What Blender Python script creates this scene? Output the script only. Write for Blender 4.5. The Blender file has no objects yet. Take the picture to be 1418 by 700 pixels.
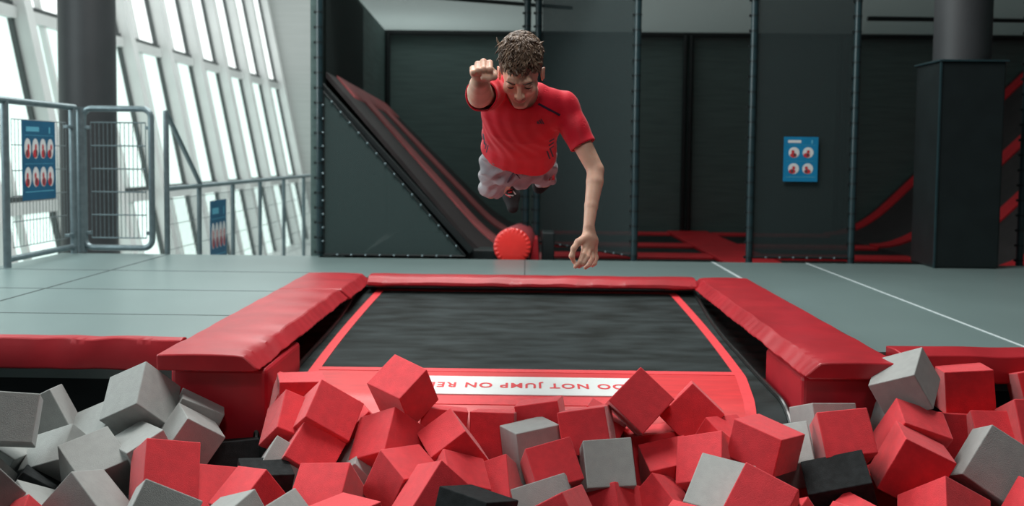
import bpy, math, random
import numpy as np
from mathutils import Vector, Matrix
random.seed(7); rs = np.random.RandomState(11)
scene = bpy.context.scene
COL = scene.collection
# ------------------------------------------------------------------ camera
F = 1300.0; CX = 709.0; CY = 290.0; W_, H_ = 1418, 700
pitch = math.atan(75/F); yaw = math.atan(18/F); roll = math.radians(0.6)
CAM = Vector((0, 0, 0.8125))
fw = Vector((-math.sin(yaw)*math.cos(pitch), math.cos(yaw)*math.cos(pitch), -math.sin(pitch)))
rt = fw.cross(Vector((0, 0, 1))).normalized(); up = rt.cross(fw)
rt, up = math.cos(roll)*rt + math.sin(roll)*up, -math.sin(roll)*rt + math.cos(roll)*up
cd = bpy.data.cameras.new('camera'); cam = bpy.data.objects.new('camera', cd); COL.objects.link(cam)
m = Matrix((rt, up, -fw)).transposed().to_4x4(); m.translation = CAM; cam.matrix_world = m
cd.sensor_width = 36; cd.lens = 36*F/W_; cd.shift_y = -(350-CY)/W_; cd.clip_end = 200
cd.dof.use_dof = True; cd.dof.focus_distance = 3.4; cd.dof.aperture_fstop = 2.4
scene.camera = cam
def P(px, py, D):
    """point at photo pixel px, py and at D metres in front of the camera"""
    return CAM + D*(fw + rt*((px-CX)/F) - up*((py-CY)/F))
def onY(px, py, Y):
    d = P(px, py, 1)-CAM; return CAM + d*(Y/d.y)
# ------------------------------------------------------------------ materials
def nd(nt, t, **k):
    n = nt.nodes.new(t)
    for a, b in k.items(): setattr(n, a, b)
    return n
def mat(name, col, rough=.6, var=.0, vscale=8, bump=0, bscale=200, spec=.5, metal=0, sheen=0, col2=None, stretch=None, detail=4):
    m = bpy.data.materials.new(name); m.use_nodes = True; nt = m.node_tree; b = nt.nodes['Principled BSDF']
    b.inputs['Base Color'].default_value = (*col, 1); b.inputs['Roughness'].default_value = rough
    b.inputs['Specular IOR Level'].default_value = spec; b.inputs['Metallic'].default_value = metal
    if sheen: b.inputs['Sheen Weight'].default_value = sheen; b.inputs['Sheen Roughness'].default_value = .4
    tc = nd(nt, 'ShaderNodeTexCoord'); src = tc.outputs['Object']
    if stretch:
        mp = nd(nt, 'ShaderNodeMapping'); mp.inputs['Scale'].default_value = stretch
        nt.links.new(src, mp.inputs[0]); src = mp.outputs[0]
    if var or col2:
        n = nd(nt, 'ShaderNodeTexNoise'); n.inputs['Scale'].default_value = vscale; n.inputs['Detail'].default_value = detail
        r = nd(nt, 'ShaderNodeValToRGB'); nt.links.new(src, n.inputs['Vector']); nt.links.new(n.outputs[0], r.inputs[0])
        c2 = col2 or tuple(c*(1+var) for c in col); c1 = col if col2 else tuple(c*(1-var) for c in col)
        r.color_ramp.elements[0].position = .35; r.color_ramp.elements[1].position = .68
        r.color_ramp.elements[0].color = (*c1, 1); r.color_ramp.elements[1].color = (*c2, 1)
        nt.links.new(r.outputs[0], b.inputs['Base Color'])
    if bump:
        n = nd(nt, 'ShaderNodeTexNoise'); n.inputs['Scale'].default_value = bscale; n.inputs['Detail'].default_value = 3
        bp = nd(nt, 'ShaderNodeBump'); bp.inputs['Strength'].default_value = bump; bp.inputs['Distance'].default_value = .01
        nt.links.new(src, n.inputs['Vector']); nt.links.new(n.outputs[0], bp.inputs['Height']); nt.links.new(bp.outputs[0], b.inputs['Normal'])
    return m
def emis(name, col, s):
    m = bpy.data.materials.new(name); m.use_nodes = True; nt = m.node_tree; nt.nodes.remove(nt.nodes['Principled BSDF'])
    e = nd(nt, 'ShaderNodeEmission'); e.inputs[0].default_value = (*col, 1); e.inputs[1].default_value = s
    nt.links.new(e.outputs[0], nt.nodes['Material Output'].inputs[0]); return m
def netmat(name, col, alpha):
    """fine knotted netting: alpha is the share of the light its threads catch"""
    m = bpy.data.materials.new(name); m.use_nodes = True; nt = m.node_tree; b = nt.nodes['Principled BSDF']
    b.inputs['Base Color'].default_value = (*col, 1); b.inputs['Roughness'].default_value = .8
    tc = nd(nt, 'ShaderNodeTexCoord'); w = nd(nt, 'ShaderNodeTexNoise'); w.inputs['Scale'].default_value = 60
    mr = nd(nt, 'ShaderNodeMapRange'); mr.inputs['To Min'].default_value = alpha-.07; mr.inputs['To Max'].default_value = alpha+.07
    nt.links.new(tc.outputs['Object'], w.inputs['Vector']); nt.links.new(w.outputs[0], mr.inputs[0]); nt.links.new(mr.outputs[0], b.inputs['Alpha'])
    return m
FOAM_R = mat('foam_red', (.66, .026, .038), .65, .08, 30, .25, 350, .4, sheen=.3)
FOAM_R2 = mat('foam_red_deep', (.55, .030, .042), .85, .10, 30, .25, 350, .25, sheen=.2)
FOAM_G = mat('foam_grey', (.31, .325, .315), .8, .05, 30, .25, 350, .3, sheen=.2)
FOAM_K = mat('foam_black', (.016, .019, .020), .9, .25, 40, .3, 350, .2)
VINYL = mat('red_vinyl', (.36, .012, .020), .38, .12, 6, .10, 14, .5)
VINYL_D = mat('red_vinyl_front', (.38, .010, .020), .42, .10, 6, .06, 20, .45)
SHEET = mat('red_bed_panel', (.62, .035, .040), .42, .10, 5, .03, 60, .5, stretch=(1, 5, 1))
STRIP = mat('red_webbing', (.70, .040, .050), .6, .08, 30, .1, 300)
BANNER = mat('banner_white', (.72, .76, .75), .5, .03, 10)
BED = mat('black_bed', (.009, .012, .011), .72, 0, 3.5, .04, 500, .14, col2=(.030, .039, .040), stretch=(1, 3.2, 1), detail=9)
RUBBER = mat('black_rubber', (.010, .012, .012), .28, .2, 12, .15, 20, .5)
MAT = mat('floor_mat', (.140, .196, .193), .36, .06, 1.2, .03, 300, .45)
SEAM_D = mat('seam_dark', (.03, .04, .04), .8)
SEAM_L = mat('seam_light', (.48, .55, .56), .6)
PADK = mat('black_padding', (.009, .014, .015), .45, .15, 5, .05, 20, .4)
PADK2 = mat('black_wall_padding', (.105, .160, .152), .75, .12, 2, .05, 20, .3, stretch=(1, 1, 14))
SLEEVE = mat('post_sleeve', (.014, .034, .040), .3, .1, 10, 0, 1, .5)
STEEL = mat('galvanised_steel', (.19, .25, .27), .38, .12, 20, .05, 80, .5, .55)
WIRE = mat('steel_wire', (.17, .21, .22), .45, 0, 1, 0, 1, .5, .5)
FIN = mat('painted_fin', (.62, .64, .63), .6, .04, 2)
MULL = mat('mullion_dark', (.05, .06, .06), .5)
PANE = emis('daylight_pane', (.93, 1.0, .98), 1.7)
PANE_LOW = emis('daylight_pane_low', (.80, 1.0, .94), 1.35)
COLM = mat('column_charcoal', (.030, .033, .036), .55, .1, 3, .05, 30)
CLAD = mat('light_cladding', (.40, .42, .41), .6, .05, 1.5, 0, 1, .4, stretch=(.3, .3, 12))
CEIL = mat('ceiling_grey', (.45, .47, .46), .8, .05, 1, stretch=(6, .3, 1))
CONC = mat('lower_floor_pale', (.55, .58, .57), .35, .05, 1)
GRIDR = mat('red_grid_pad', (.62, .020, .030), .45, .1, 4)
RAMPK = mat('ramp_bed', (.028, .024, .025), .6, .2, 6)
RAMPR = mat('ramp_red', (.42, .11, .115), .55, .2, 5)
NETD = netmat('dark_net', (.013, .026, .027), .62)
NETT = netmat('tight_dark_net', (.028, .052, .051), .80)
NETL = netmat('roof_net', (.24, .28, .27), .66)
_nt = NETL.node_tree; _b = _nt.nodes['Principled BSDF']; _tl = nd(_nt, 'ShaderNodeBsdfTranslucent'); _tl.inputs[0].default_value = (.20, .235, .23, 1)
_tr = nd(_nt, 'ShaderNodeBsdfTransparent'); _m1 = nd(_nt, 'ShaderNodeMixShader'); _m2 = nd(_nt, 'ShaderNodeMixShader')
_al = _b.inputs['Alpha'].links[0].from_socket; _nt.links.remove(_b.inputs['Alpha'].links[0]); _b.inputs['Alpha'].default_value = 1; _m1.inputs[0].default_value = .6
_nt.links.new(_b.outputs[0], _m1.inputs[1]); _nt.links.new(_tl.outputs[0], _m1.inputs[2]); _nt.links.new(_al, _m2.inputs[0])
_nt.links.new(_tr.outputs[0], _m2.inputs[1]); _nt.links.new(_m1.outputs[0], _m2.inputs[2]); _nt.links.new(_m2.outputs[0], _nt.nodes['Material Output'].inputs[0])
BLUE = mat('poster_blue', (.006, .19, .38), .4, .1, 5)
BLUE_D = mat('banner_blue', (.008, .095, .19), .5, .1, 5)
WHITE = mat('print_white', (.62, .64, .64), .5)
PRINT_R = mat('print_red', (.5, .03, .04), .5)
PRINT_K = mat('print_dark', (.06, .05, .06), .5)
PRINT_P = mat('print_pale_blue', (.10, .38, .52), .5)
# ------------------------------------------------------------------ mesh helpers
class MB:
    def __init__(s): s.v = []; s.f = []; s.mi = []; s.cur = 0
    def add(s, vs, fs):
        n = len(s.v); s.v += [tuple(v) for v in vs]; s.f += [tuple(n+i for i in f) for f in fs]; s.mi += [s.cur]*len(fs); return s
    def box(s, x0, x1, y0, y1, z0, z1):
        return s.hexa([(x0,y0,z0),(x1,y0,z0),(x1,y1,z0),(x0,y1,z0)], [(x0,y0,z1),(x1,y0,z1),(x1,y1,z1),(x0,y1,z1)])
    def hexa(s, lo, hi):
        return s.add(list(lo)+list(hi), [(3,2,1,0),(4,5,6,7),(0,1,5,4),(1,2,6,5),(2,3,7,6),(3,0,4,7)])
    def bar(s, a, b, w, h, upv=(0,0,1)):
        a = Vector(a); b = Vector(b); d = (b-a).normalized(); u = Vector(upv)
        if abs(d.dot(u)) > .98: u = Vector((0,1,0))
        x = d.cross(u).normalized()*w/2; y = x.cross(d).normalized()*h/2
        return s.hexa([a-x-y, a+x-y, a+x+y, a-x+y], [b-x-y, b+x-y, b+x+y, b-x+y])
    def tube(s, pts, r, n=12, caps=True, closed=False):
        pts = [Vector(p) for p in pts]; N = len(pts); rr = r if hasattr(r, '__len__') else [r]*N
        prev = None; rings = []
        for i, p in enumerate(pts):
            a = pts[i-1] if (i > 0 or closed) else p; b = pts[(i+1) % N] if (i < N-1 or closed) else p
            t = (b-a).normalized()
            if prev is None:
                u = Vector((0,0,1)) if abs(t.z) < .9 else Vector((0,1,0)); u = (u-t*u.dot(t)).normalized()
            else: u = (prev-t*prev.dot(t)).normalized()
            prev = u; w = t.cross(u)
            rings.append([p+(u*math.cos(q)+w*math.sin(q))*rr[i] for q in [2*math.pi*k/n for k in range(n)]])
        vs = [v for rg in rings for v in rg]; fs = []
        for i in range(N if closed else N-1):
            j = (i+1) % N
            for k in range(n): k2 = (k+1) % n; fs.append((i*n+k, i*n+k2, j*n+k2, j*n+k))
        if caps and not closed: fs.append(tuple(range(n))[::-1]); fs.append(tuple((N-1)*n+k for k in range(n)))
        return s.add(vs, fs)
    def ball(s, c, r, n=8):
        c = Vector(c); vs = [c+Vector((0,0,r))]; fs = []
        for i in range(1, n//2):
            th = math.pi*i/(n//2)
            for k in range(n): ph = 2*math.pi*k/n; vs.append(c+Vector((math.sin(th)*math.cos(ph), math.sin(th)*math.sin(ph), math.cos(th)))*r)
        vs.append(c-Vector((0,0,r))); R = n//2-1
        for k in range(n): fs.append((0, 1+k, 1+(k+1)%n)); fs.append((len(vs)-1, 1+(R-1)*n+(k+1)%n, 1+(R-1)*n+k))
        for i in range(R-1):
            for k in range(n): fs.append((1+i*n+k, 1+(i+1)*n+k, 1+(i+1)*n+(k+1)%n, 1+i*n+(k+1)%n))
        return s.add(vs, fs)
    def grid(s, fn, nu, nv):
        vs = [fn(i/nu, j/nv) for j in range(nv+1) for i in range(nu+1)]
        return s.add(vs, [(j*(nu+1)+i, j*(nu+1)+i+1, (j+1)*(nu+1)+i+1, (j+1)*(nu+1)+i) for j in range(nv) for i in range(nu)])
    def slab(s, fn, nu, nv, th):
        """a grid sheet with thickness th added downwards along -z"""
        n = len(s.v); a = [Vector(fn(i/nu, j/nv)) for j in range(nv+1) for i in range(nu+1)]; k = len(a)
        b = [p-Vector(th) for p in a]; W = nu+1; fs = []
        for j in range(nv):
            for i in range(nu):
                q = (j*W+i, j*W+i+1, (j+1)*W+i+1, (j+1)*W+i); fs += [q, tuple(k+x for x in q[::-1])]
        for i in range(nu): fs += [(i, k+i, k+i+1, i+1), (nv*W+i+1, k+nv*W+i+1, k+nv*W+i, nv*W+i)]
        for j in range(nv): fs += [(j*W, (j+1)*W, k+(j+1)*W, k+j*W), (j*W+nu, k+j*W+nu, k+(j+1)*W+nu, (j+1)*W+nu)]
        return s.add(a+b, fs)
    def build(s, name, mats, parent=None, bevel=0, smooth=False, sub=0, loc=None, segs=2):
        me = bpy.data.meshes.new(name); off = Vector(loc) if loc is not None else Vector((0,0,0)); q = parent
        while q: off = off+q.location; q = q.parent
        me.from_pydata([tuple(Vector(v)-off) for v in s.v], [], s.f); me.validate()
        for mt in (mats if isinstance(mats, (list, tuple)) else [mats]): me.materials.append(mt)
        if max(s.mi or [0]) > 0: me.polygons.foreach_set('material_index', s.mi[:len(me.polygons)])
        if smooth: me.polygons.foreach_set('use_smooth', [True]*len(me.polygons))
        me.update(); o = bpy.data.objects.new(name, me); COL.objects.link(o)
        if parent: o.parent = parent
        else: o.location = off
        if bevel:
            b = o.modifiers.new('bevel', 'BEVEL'); b.width = bevel; b.segments = segs; b.limit_method = 'ANGLE'; b.angle_limit = math.radians(35)
        if sub:
            b = o.modifiers.new('sub', 'SUBSURF'); b.levels = sub; b.render_levels = sub
        return o
def thing(name, label, cat, loc=(0,0,0), group=None):
    o = bpy.data.objects.new(name, None); COL.objects.link(o); o.location = loc; o.empty_display_size = .1
    tag(o, label, cat, group); return o
def tag(o, label, cat, group=None, kind=None):
    o['label'] = label; o['category'] = cat
    if group: o['group'] = group
    if kind: o['kind'] = kind
    return o
def struct(o): o['kind'] = 'structure'; return o
def autosmooth(o, ang=35):
    me = o.data; me.polygons.foreach_set('use_smooth', [True]*len(me.polygons)); me.set_sharp_from_angle(angle=math.radians(ang)); return o
# ------------------------------------------------------------------ the hall
m = MB()
m.box(-3.68, -1.43, 3.95, 7.4, -.16, 0); m.box(-1.43, 1.50, 6.16, 7.3, -.16, 0); m.box(1.50, 3.95, 3.95, 7.3, -.16, 0)
m.hexa([(3.95,3.95,-.16),(6.5,3.95,-.16),(6.5,5.2,-.16),(3.95,6.95,-.16)], [(3.95,3.95,0),(6.5,3.95,0),(6.5,5.2,0),(3.95,6.95,0)])
m.box(-1.62, -1.43, 7.3, 7.45, -.16, 0)
m.cur = 1   # dark joints on the left, open joint beside the pad
for y in (4.63, 5.47, 6.35): m.box(-3.68, -1.43, y-.004, y+.004, -.01, .0012)
m.box(-2.832, -2.822, 3.97, 7.4, -.01, .0016); m.box(-1.437, -1.421, 3.97, 6.16, -.01, .0016)
m.box(.0, .006, 6.16, 7.3, -.01, .0016)
m.cur = 2   # pale joints on the right
m.box(1.455, 1.475, 3.97, 7.3, -.01, .002); m.box(2.185, 2.20, 3.97, 7.3, -.01, .002)
struct(m.build('floor', [MAT, SEAM_D, SEAM_L]))
m = MB(); m.box(-9, 9, -2, 4.6, -.72, -.60); struct(m.build('floor_pit', PADK))
m = MB(); m.box(-12, -1.75, 7.4, 27, -1.75, -1.6); struct(m.build('floor_lower_hall', CONC))
m = MB(); m.box(-1.75, 9.5, 7.45, 13.3, -.36, -.26); struct(m.build('floor_trampoline_hall', PADK))
m = MB(); m.box(-3.6, -1.42, 4.02, 4.10, -1.0, -.12); m.box(1.46, 6.5, 3.96, 4.04, -1.0, -.12); struct(m.build('wall_pit', PADK))
m = MB(); m.box(-1.98, 9.4, 13.0, 13.12, -.3, 2.46); struct(m.build('wall_back', PADK2))
m = MB(); m.hexa([(-1.72,7.5,-.3),(-1.66,7.5,-.3),(-1.94,13,-.3),(-2.0,13,-.3)], [(-1.72,7.5,2.4),(-1.66,7.5,2.4),(-1.94,13,2.5),(-2.0,13,2.5)])
struct(m.build('wall_enclosure_left', PADK2))
m = MB(); m.box(-13, 16, 26.5, 26.7, -1.7, 8.2)
m.cur = 1
struct(m.build('wall_far', CLAD))
m = MB(); m.box(-13, 16, -3, 27, 8.2, 8.4); struct(m.build('ceiling', CEIL))
m = MB(); m.box(9.4, 9.55, 4, 26.6, -.4, 8.2); struct(m.build('wall_right', PADK2))
# leaning glazed wall on the left: X = -6.4 - 0.2 z
def fx(z, dx=0): return -6.45-.2*z+dx
Z0, Z1 = -1.6, 8.2
per = 1.70; ys = [12.72+per*k for k in range(-2, 9)]
zt = [.15, 2.75, 5.4]
for k, y in enumerate(ys):
    w = thing('window_%d' % (k+1), '', '', (fx(0), y, 0)); del w['label'], w['category']; struct(w)
    fin = MB(); fin.hexa([(fx(Z0,-.3),y,Z0),(fx(Z0,.22),y,Z0),(fx(Z0,.22),y+.20,Z0),(fx(Z0,-.3),y+.20,Z0)], [(fx(Z1,-.3),y,Z1),(fx(Z1,.22),y,Z1),(fx(Z1,.22),y+.20,Z1),(fx(Z1,-.3),y+.20,Z1)])
    fin.build('window_fin', FIN, w)
    y0, y1 = y+.20, y+per
    if k < len(ys)-1:
        fr = MB()
        for yy in (y0+.02, y1-.05): fr.hexa([(fx(Z0,-.06),yy,Z0),(fx(Z0,.03),yy,Z0),(fx(Z0,.03),yy+.05,Z0),(fx(Z0,-.06),yy+.05,Z0)], [(fx(Z1,-.06),yy,Z1),(fx(Z1,.03),yy,Z1),(fx(Z1,.03),yy+.05,Z1),(fx(Z1,-.06),yy+.05,Z1)])
        for z in zt:
            fr.box(fx(z,-.05), fx(z,.05), y0, y1, z, z+.07)
            fr.cur = 1; fr.box(fx(z,-.05), fx(z,.10), y0, y1, z-.16, z); fr.cur = 0
        # a slimmer upright in front of the glass
        fr.cur = 1; ym = y0+.55
        fr.hexa([(fx(Z0,-.03),ym,Z0),(fx(Z0,.05),ym,Z0),(fx(Z0,.05),ym+.07,Z0),(fx(Z0,-.03),ym+.07,Z0)], [(fx(Z1,-.03),ym,Z1),(fx(Z1,.05),ym,Z1),(fx(Z1,.05),ym+.07,Z1),(fx(Z1,-.03),ym+.07,Z1)])
        fr.build('window_frame', [MULL, FIN], w)
        g = MB(); a, b = 2.68, Z1
        g.add([(fx(a,-.04),y0,a),(fx(a,-.04),y1,a),(fx(b,-.04),y1,b),(fx(b,-.04),y0,b)], [(0,1,2,3)])
        g.build('pane', PANE, w)
        g = MB(); a, b = Z0, 2.62
        g.add([(fx(a,-.04),y0,a),(fx(a,-.04),y1,a),(fx(b,-.04),y1,b),(fx(b,-.04),y0,b)], [(0,1,2,3)])
        g.build('pane', PANE_LOW, w)
# round column on the left, and the padded column on the right
m = MB(); m.tube([(-4.72,10.1,-1.6),(-4.72,10.1,8.2)], .288, 40); o = m.build('column', COLM, smooth=False); autosmooth(o)
tag(o, 'round charcoal column rising behind the left gate panel', 'column')
cr = thing('padded_column', 'round dark column with a tall black padded box around its foot', 'column', (3.31, 7.28, 0))
m = MB(); m.tube([(3.33,7.29,1.5),(3.33,7.29,8.2)], .205, 40); o = m.build('column_shaft', COLM, cr); autosmooth(o)
m = MB(); m.box(3.075, 3.56, 7.06, 7.5, 0, 1.545); m.build('padded_box', PADK, cr, bevel=.018, segs=3)
m = MB(); m.box(3.068, 3.085, 7.052, 7.07, 0, 1.55); m.build('corner_trim', SLEEVE, cr, bevel=.004)
m = MB(); m.box(3.06, 3.575, 7.045, 7.515, 1.54, 1.556); m.build('top_flap', SLEEVE, cr, bevel=.004)
# ------------------------------------------------------------------ railings
def wire_panel(name, a, b, z0, z1, root, nx, nz, r=.0022, mt=WIRE):
    g = MB(); a = Vector(a); b = Vector(b)
    for i in range(nx+1):
        p = a.lerp(b, i/nx); g.tube([(p.x,p.y,z0),(p.x,p.y,z1)], r, 4, False)
    for j in range(nz+1):
        z = z0+(z1-z0)*j/nz; g.tube([(a.x,a.y,z),(b.x,b.y,z)], r*1.6, 4, False)
    return g.build(name, mt, root)
r1 = thing('railing', 'steel railing panel with a blue banner, beside the left gate', 'railing', (-3.58, 6.9, 0))
for y in (6.42, 7.38):
    g = MB(); g.tube([(-3.58,y,0),(-3.58,y,1.16)], .026, 14); autosmooth(g.build('post', STEEL, r1))
g = MB(); g.tube([(-3.58,6.3,1.155),(-3.58,7.42,1.155)], .024, 14); autosmooth(g.build('top_rail', STEEL, r1))
g = MB(); g.tube([(-3.58,6.42,.055),(-3.58,7.4,.055)], .022, 14); autosmooth(g.build('bottom_rail', STEEL, r1))
wire_panel('wire_mesh', (-3.58,6.5,0), (-3.58,7.28,0), .13, 1.03, r1, 17, 5)
for z in (.15, 1.0):
    g = MB(); g.box(-3.6,-3.56,7.27,7.36,z-.012,z+.012); g.build('clamp', STEEL, r1, bevel=.003)
gt = thing('gate', 'rounded steel tube gate with wire mesh, before the dark column', 'gate', (-3.2, 7.46, 0))
def rr(x0, x1, z0, z1, y, rad, n=6):
    pts = []
    for cx_, cz_, a0 in ((x1-rad, z0+rad, -90), (x1-rad, z1-rad, 0), (x0+rad, z1-rad, 90), (x0+rad, z0+rad, 180)):
        for k in range(n+1):
            a = math.radians(a0+90*k/n); pts.append((cx_+rad*math.cos(a), y, cz_+rad*math.sin(a)))
    return pts
g = MB(); g.tube(rr(-3.53,-2.985,.04,1.15,7.46,.07), .024, 14, closed=True); autosmooth(g.build('gate_frame', STEEL, gt))
g = MB(); g.tube([(-3.55,7.46,0),(-3.55,7.46,1.16)], .034, 14); autosmooth(g.build('hinge_post', STEEL, gt))
wire_panel('wire_mesh', (-3.47,7.46,0), (-3.03,7.46,0), .12, 1.04, gt, 13, 5, .0034, STEEL)
for x, z in ((-3.5,.16),(-3.5,1.0),(-3.01,.16),(-3.01,1.0)):
    g = MB(); g.box(x-.02,x+.03,7.445,7.475,z-.014,z+.014); g.build('clamp', STEEL, gt, bevel=.003)
sr = thing('stair_railing', 'long low railing running away under the windows, with a sloped rail at its near post', 'railing', (-2.88, 10, -.65))
XR = -2.88; prys = [7.5, 8.25, 9.2, 10.15, 11.15, 12.15, 13.0]
for k, y in enumerate(prys):
    g = MB(); g.tube([(XR,y,-.65),(XR,y,1.14 if k == 0 else .5)], .022, 12); autosmooth(g.build('post', STEEL, sr))
g = MB(); g.tube([(XR,7.5,.515),(XR,13.05,.515)], .022, 12); autosmooth(g.build('top_rail', STEEL, sr))
g = MB(); g.tube([(XR,7.5,1.13),(XR,8.28,.53)], .020, 12); autosmooth(g.build('sloped_rail', STEEL, sr))
for k in range(6): wire_panel('wire_mesh', (XR,prys[k]+.06,0), (XR,prys[k+1]-.06,0), -.6, .43, sr, 16, 5, .0018)
m = MB(); m.box(-3.0, -1.75, 7.42, 13.2, -.8, -.65); struct(m.build('trim_walkway', CONC))
# posters -----------------------------------------------------------------
def poster(name, o, ux, uz, w, h, cols, rows, rad, label, base, gap=.0, titleh=.045):
    """o: lower left corner, ux/uz unit vectors along width and height; pictures are round prints"""
    o = Vector(o); ux = Vector(ux); uz = Vector(uz); nn = ux.cross(uz).normalized()
    root = thing(name, label, 'poster', o)
    def quad(g, x0, x1, z0, z1, d=.003, t=.001):
        a = [o+ux*x+uz*z for x, z in ((x0,z0),(x1,z0),(x1,z1),(x0,z1))]
        g.hexa([p+nn*d for p in a], [p+nn*(d+t) for p in a])
    g = MB(); quad(g, 0, w, 0, h, 0, .003); g.build('sheet', base, root)
    g = MB(); quad(g, .12*w, .5*w, .865*h, .925*h); g.build('title', PRINT_P if base is BLUE_D else WHITE, root); g = MB(); quad(g, .80*w, .84*w, .85*h, .93*h); g.build('mark', PRINT_P, root)
    for q0, q1 in ((.815,.82),(.455,.46),(.10,.11)): g = MB(); quad(g, .08*w, .93*w, q0*h, q1*h); g.build('rule', PRINT_P, root)
    for j in range(rows):
        for i in range(cols):
            cx_ = w*(.5 if cols == 1 else (.16+.68*i/(cols-1) if cols > 2 else .30+.41*i)); cz_ = h*(.65 if j == 0 else .29)
            g = MB(); c = o+ux*cx_+uz*cz_; n = 24
            rx = rad[0]; rz = rad[1]
            def disc(cc, a, b, d):
                k = len(g.v); ring = [cc+ux*a*math.cos(2*math.pi*q/n)+uz*b*math.sin(2*math.pi*q/n) for q in range(n)]
                g.add([p+nn*d for p in ring]+[p+nn*(d+.001) for p in ring], [tuple(range(n,2*n))]+[(q,(q+1)%n,n+(q+1)%n,n+q) for q in range(n)])
            disc(c, rx, rz, .003)
            g.cur = 1; disc(c+uz*(-rz*.5)+ux*rx*random.uniform(-.3,.3), rx*.62, rz*.42, .0042); disc(c+ux*rx*random.uniform(-.3,.3)+uz*rz*.15, rx*.28, rz*.3, .0046)
            g.cur = 2; disc(c+ux*rx*random.uniform(-.35,.35)-uz*rz*.45, rx*.2, rz*.34, .0054)
            g.build('round_picture', [WHITE, PRINT_R, PRINT_K], root)
    return root
poster('wall_poster', tuple(P(1084,251,7.37)), (1,0,0), (0,0,1), .268, .350, 2, 2, (.042,.042), 'bright blue poster with four round pictures hung on the black net', BLUE)
poster('safety_banner', (-3.555,6.585,.455), (0,1,0), (0,0,1), .47, .57, 4, 2, (.045,.073), 'blue banner with eight oval pictures on the left railing panel', BLUE_D)
poster('safety_banner', (XR+.02,8.47,-.56), (0,1,0), (0,0,1), .46, .93, 4, 2, (.045,.12), 'narrow blue banner on the low railing under the windows', BLUE_D)
# ------------------------------------------------------------------ net posts and nets (Y = 7.42)
YN = 7.42
def net_post(x, label, z0=-.02, z1=3.2, grp='padded posts of the net frame', y=YN, r=.027):
    t = thing('net_post', label, 'post', (x, y, z0), grp)
    g = MB(); g.tube([(x,y,z0),(x,y,z1)], r, 16); autosmooth(g.build('foam_sleeve', SLEEVE, t))
    g = MB(); z = z0+.05; k = 0
    while z < z1:
        g.tube([(x,y,z-.005),(x,y,z+.005)], r+.003, 14); g.box(x-r-.016, x-r+.004, y-.008, y+.008, z-.010, z+.010); z += .118; k += 1
    o = g.build('cable_tie', PADK, t); o['kind'] = 'stuff'; return t
net_post(-1.63, 'padded net post at the left end, beside the pale wall')
net_post(.006, 'left padded post of the close pair behind the jumper', -.2, 3.2, y=8.55, r=.031)
net_post(.105, 'right padded post of the close pair behind the jumper', -.2, 3.2, y=8.55, r=.031)
net_post(.868, 'padded net post just right of the jumper')
net_post(1.775, 'padded net post left of the blue wall poster')
net_post(2.578, 'padded net post right of the blue wall poster')
net_post(3.90, 'dark net post at the right edge beyond the padded column')
def net(name, pts, label, mt, edges=(), y=YN, cord=.010):
    c = Vector((0,0,0))
    for p in pts: c += Vector(p)/len(pts)
    t = thing(name, label, 'net', c)
    g = MB(); k = len(pts); dy = Vector((0,.003,0)) if abs((Vector(pts[1])-Vector(pts[0])).cross(Vector(pts[2])-Vector(pts[0])).normalized().y) > .5 else Vector((0,0,.003))
    g.add([Vector(p) for p in pts]+[Vector(p)+dy for p in pts], [tuple(range(k)), tuple(range(k, 2*k))[::-1]]+[(i, k+i, k+(i+1)%k, (i+1)%k) for i in range(k)])
    g.build('netting', mt, t)
    if edges:
        g = MB(); h = MB()
        for a, b in edges:
            A = Vector(pts[a]); B = Vector(pts[b]); g.tube([A, B], cord, 8)
            L = (B-A).length; n = int(L/.105)
            for i in range(1, n): q = A.lerp(B, i/n); h.ball(q+Vector((0,-.014,0)), .010, 8)
        g.build('border_cord', PADK, t); o = h.build('grommet', STEEL, t); o['kind'] = 'stuff'
    return t
zb = .01
net('side_net', [(-1.60,YN,zb),(-.47,YN,zb),(-1.60,YN,1.30)], 'dark triangular net at the left, its edge sloping down towards the red roll', NETT, [(0,1),(1,2),(2,0)])
net('bay_net', [(.14,8.55,.03),(.84,YN,.03),(.84,YN,3.2),(.14,8.55,3.2)], 'sheer black net behind the jumper, between the post pair and the next post', NETD, [(0,1)])
net('bay_net', [(1.80,YN,.03),(2.55,YN,.03),(2.55,YN,3.2),(1.80,YN,3.2)], 'sheer black net in front of the blue wall poster', NETD, [(0,1)])
net('roof_net', [(-1.95,7.6,2.46),(9.3,7.6,2.46),(9.3,13,2.5),(-1.95,13,2.5)], 'pale netting stretched overhead as a roof', NETL)
net('side_wall_cloth', [(-1.62,7.62,1.12),(-1.80,10.4,1.2),(-1.80,10.4,2.4),(-1.62,7.62,2.4)], 'dark cloth hanging at the upper left corner of the enclosure', NETT)
# black sloping beam along the triangular net
m = MB(); m.bar((-1.63,YN+.04,1.36),(-.42,YN+.04,.04),.05,.05,(0,1,0)); o = m.build('sloping_beam', PADK, bevel=.008)
tag(o, 'black padded beam sloping down along the triangular net', 'beam')
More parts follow.
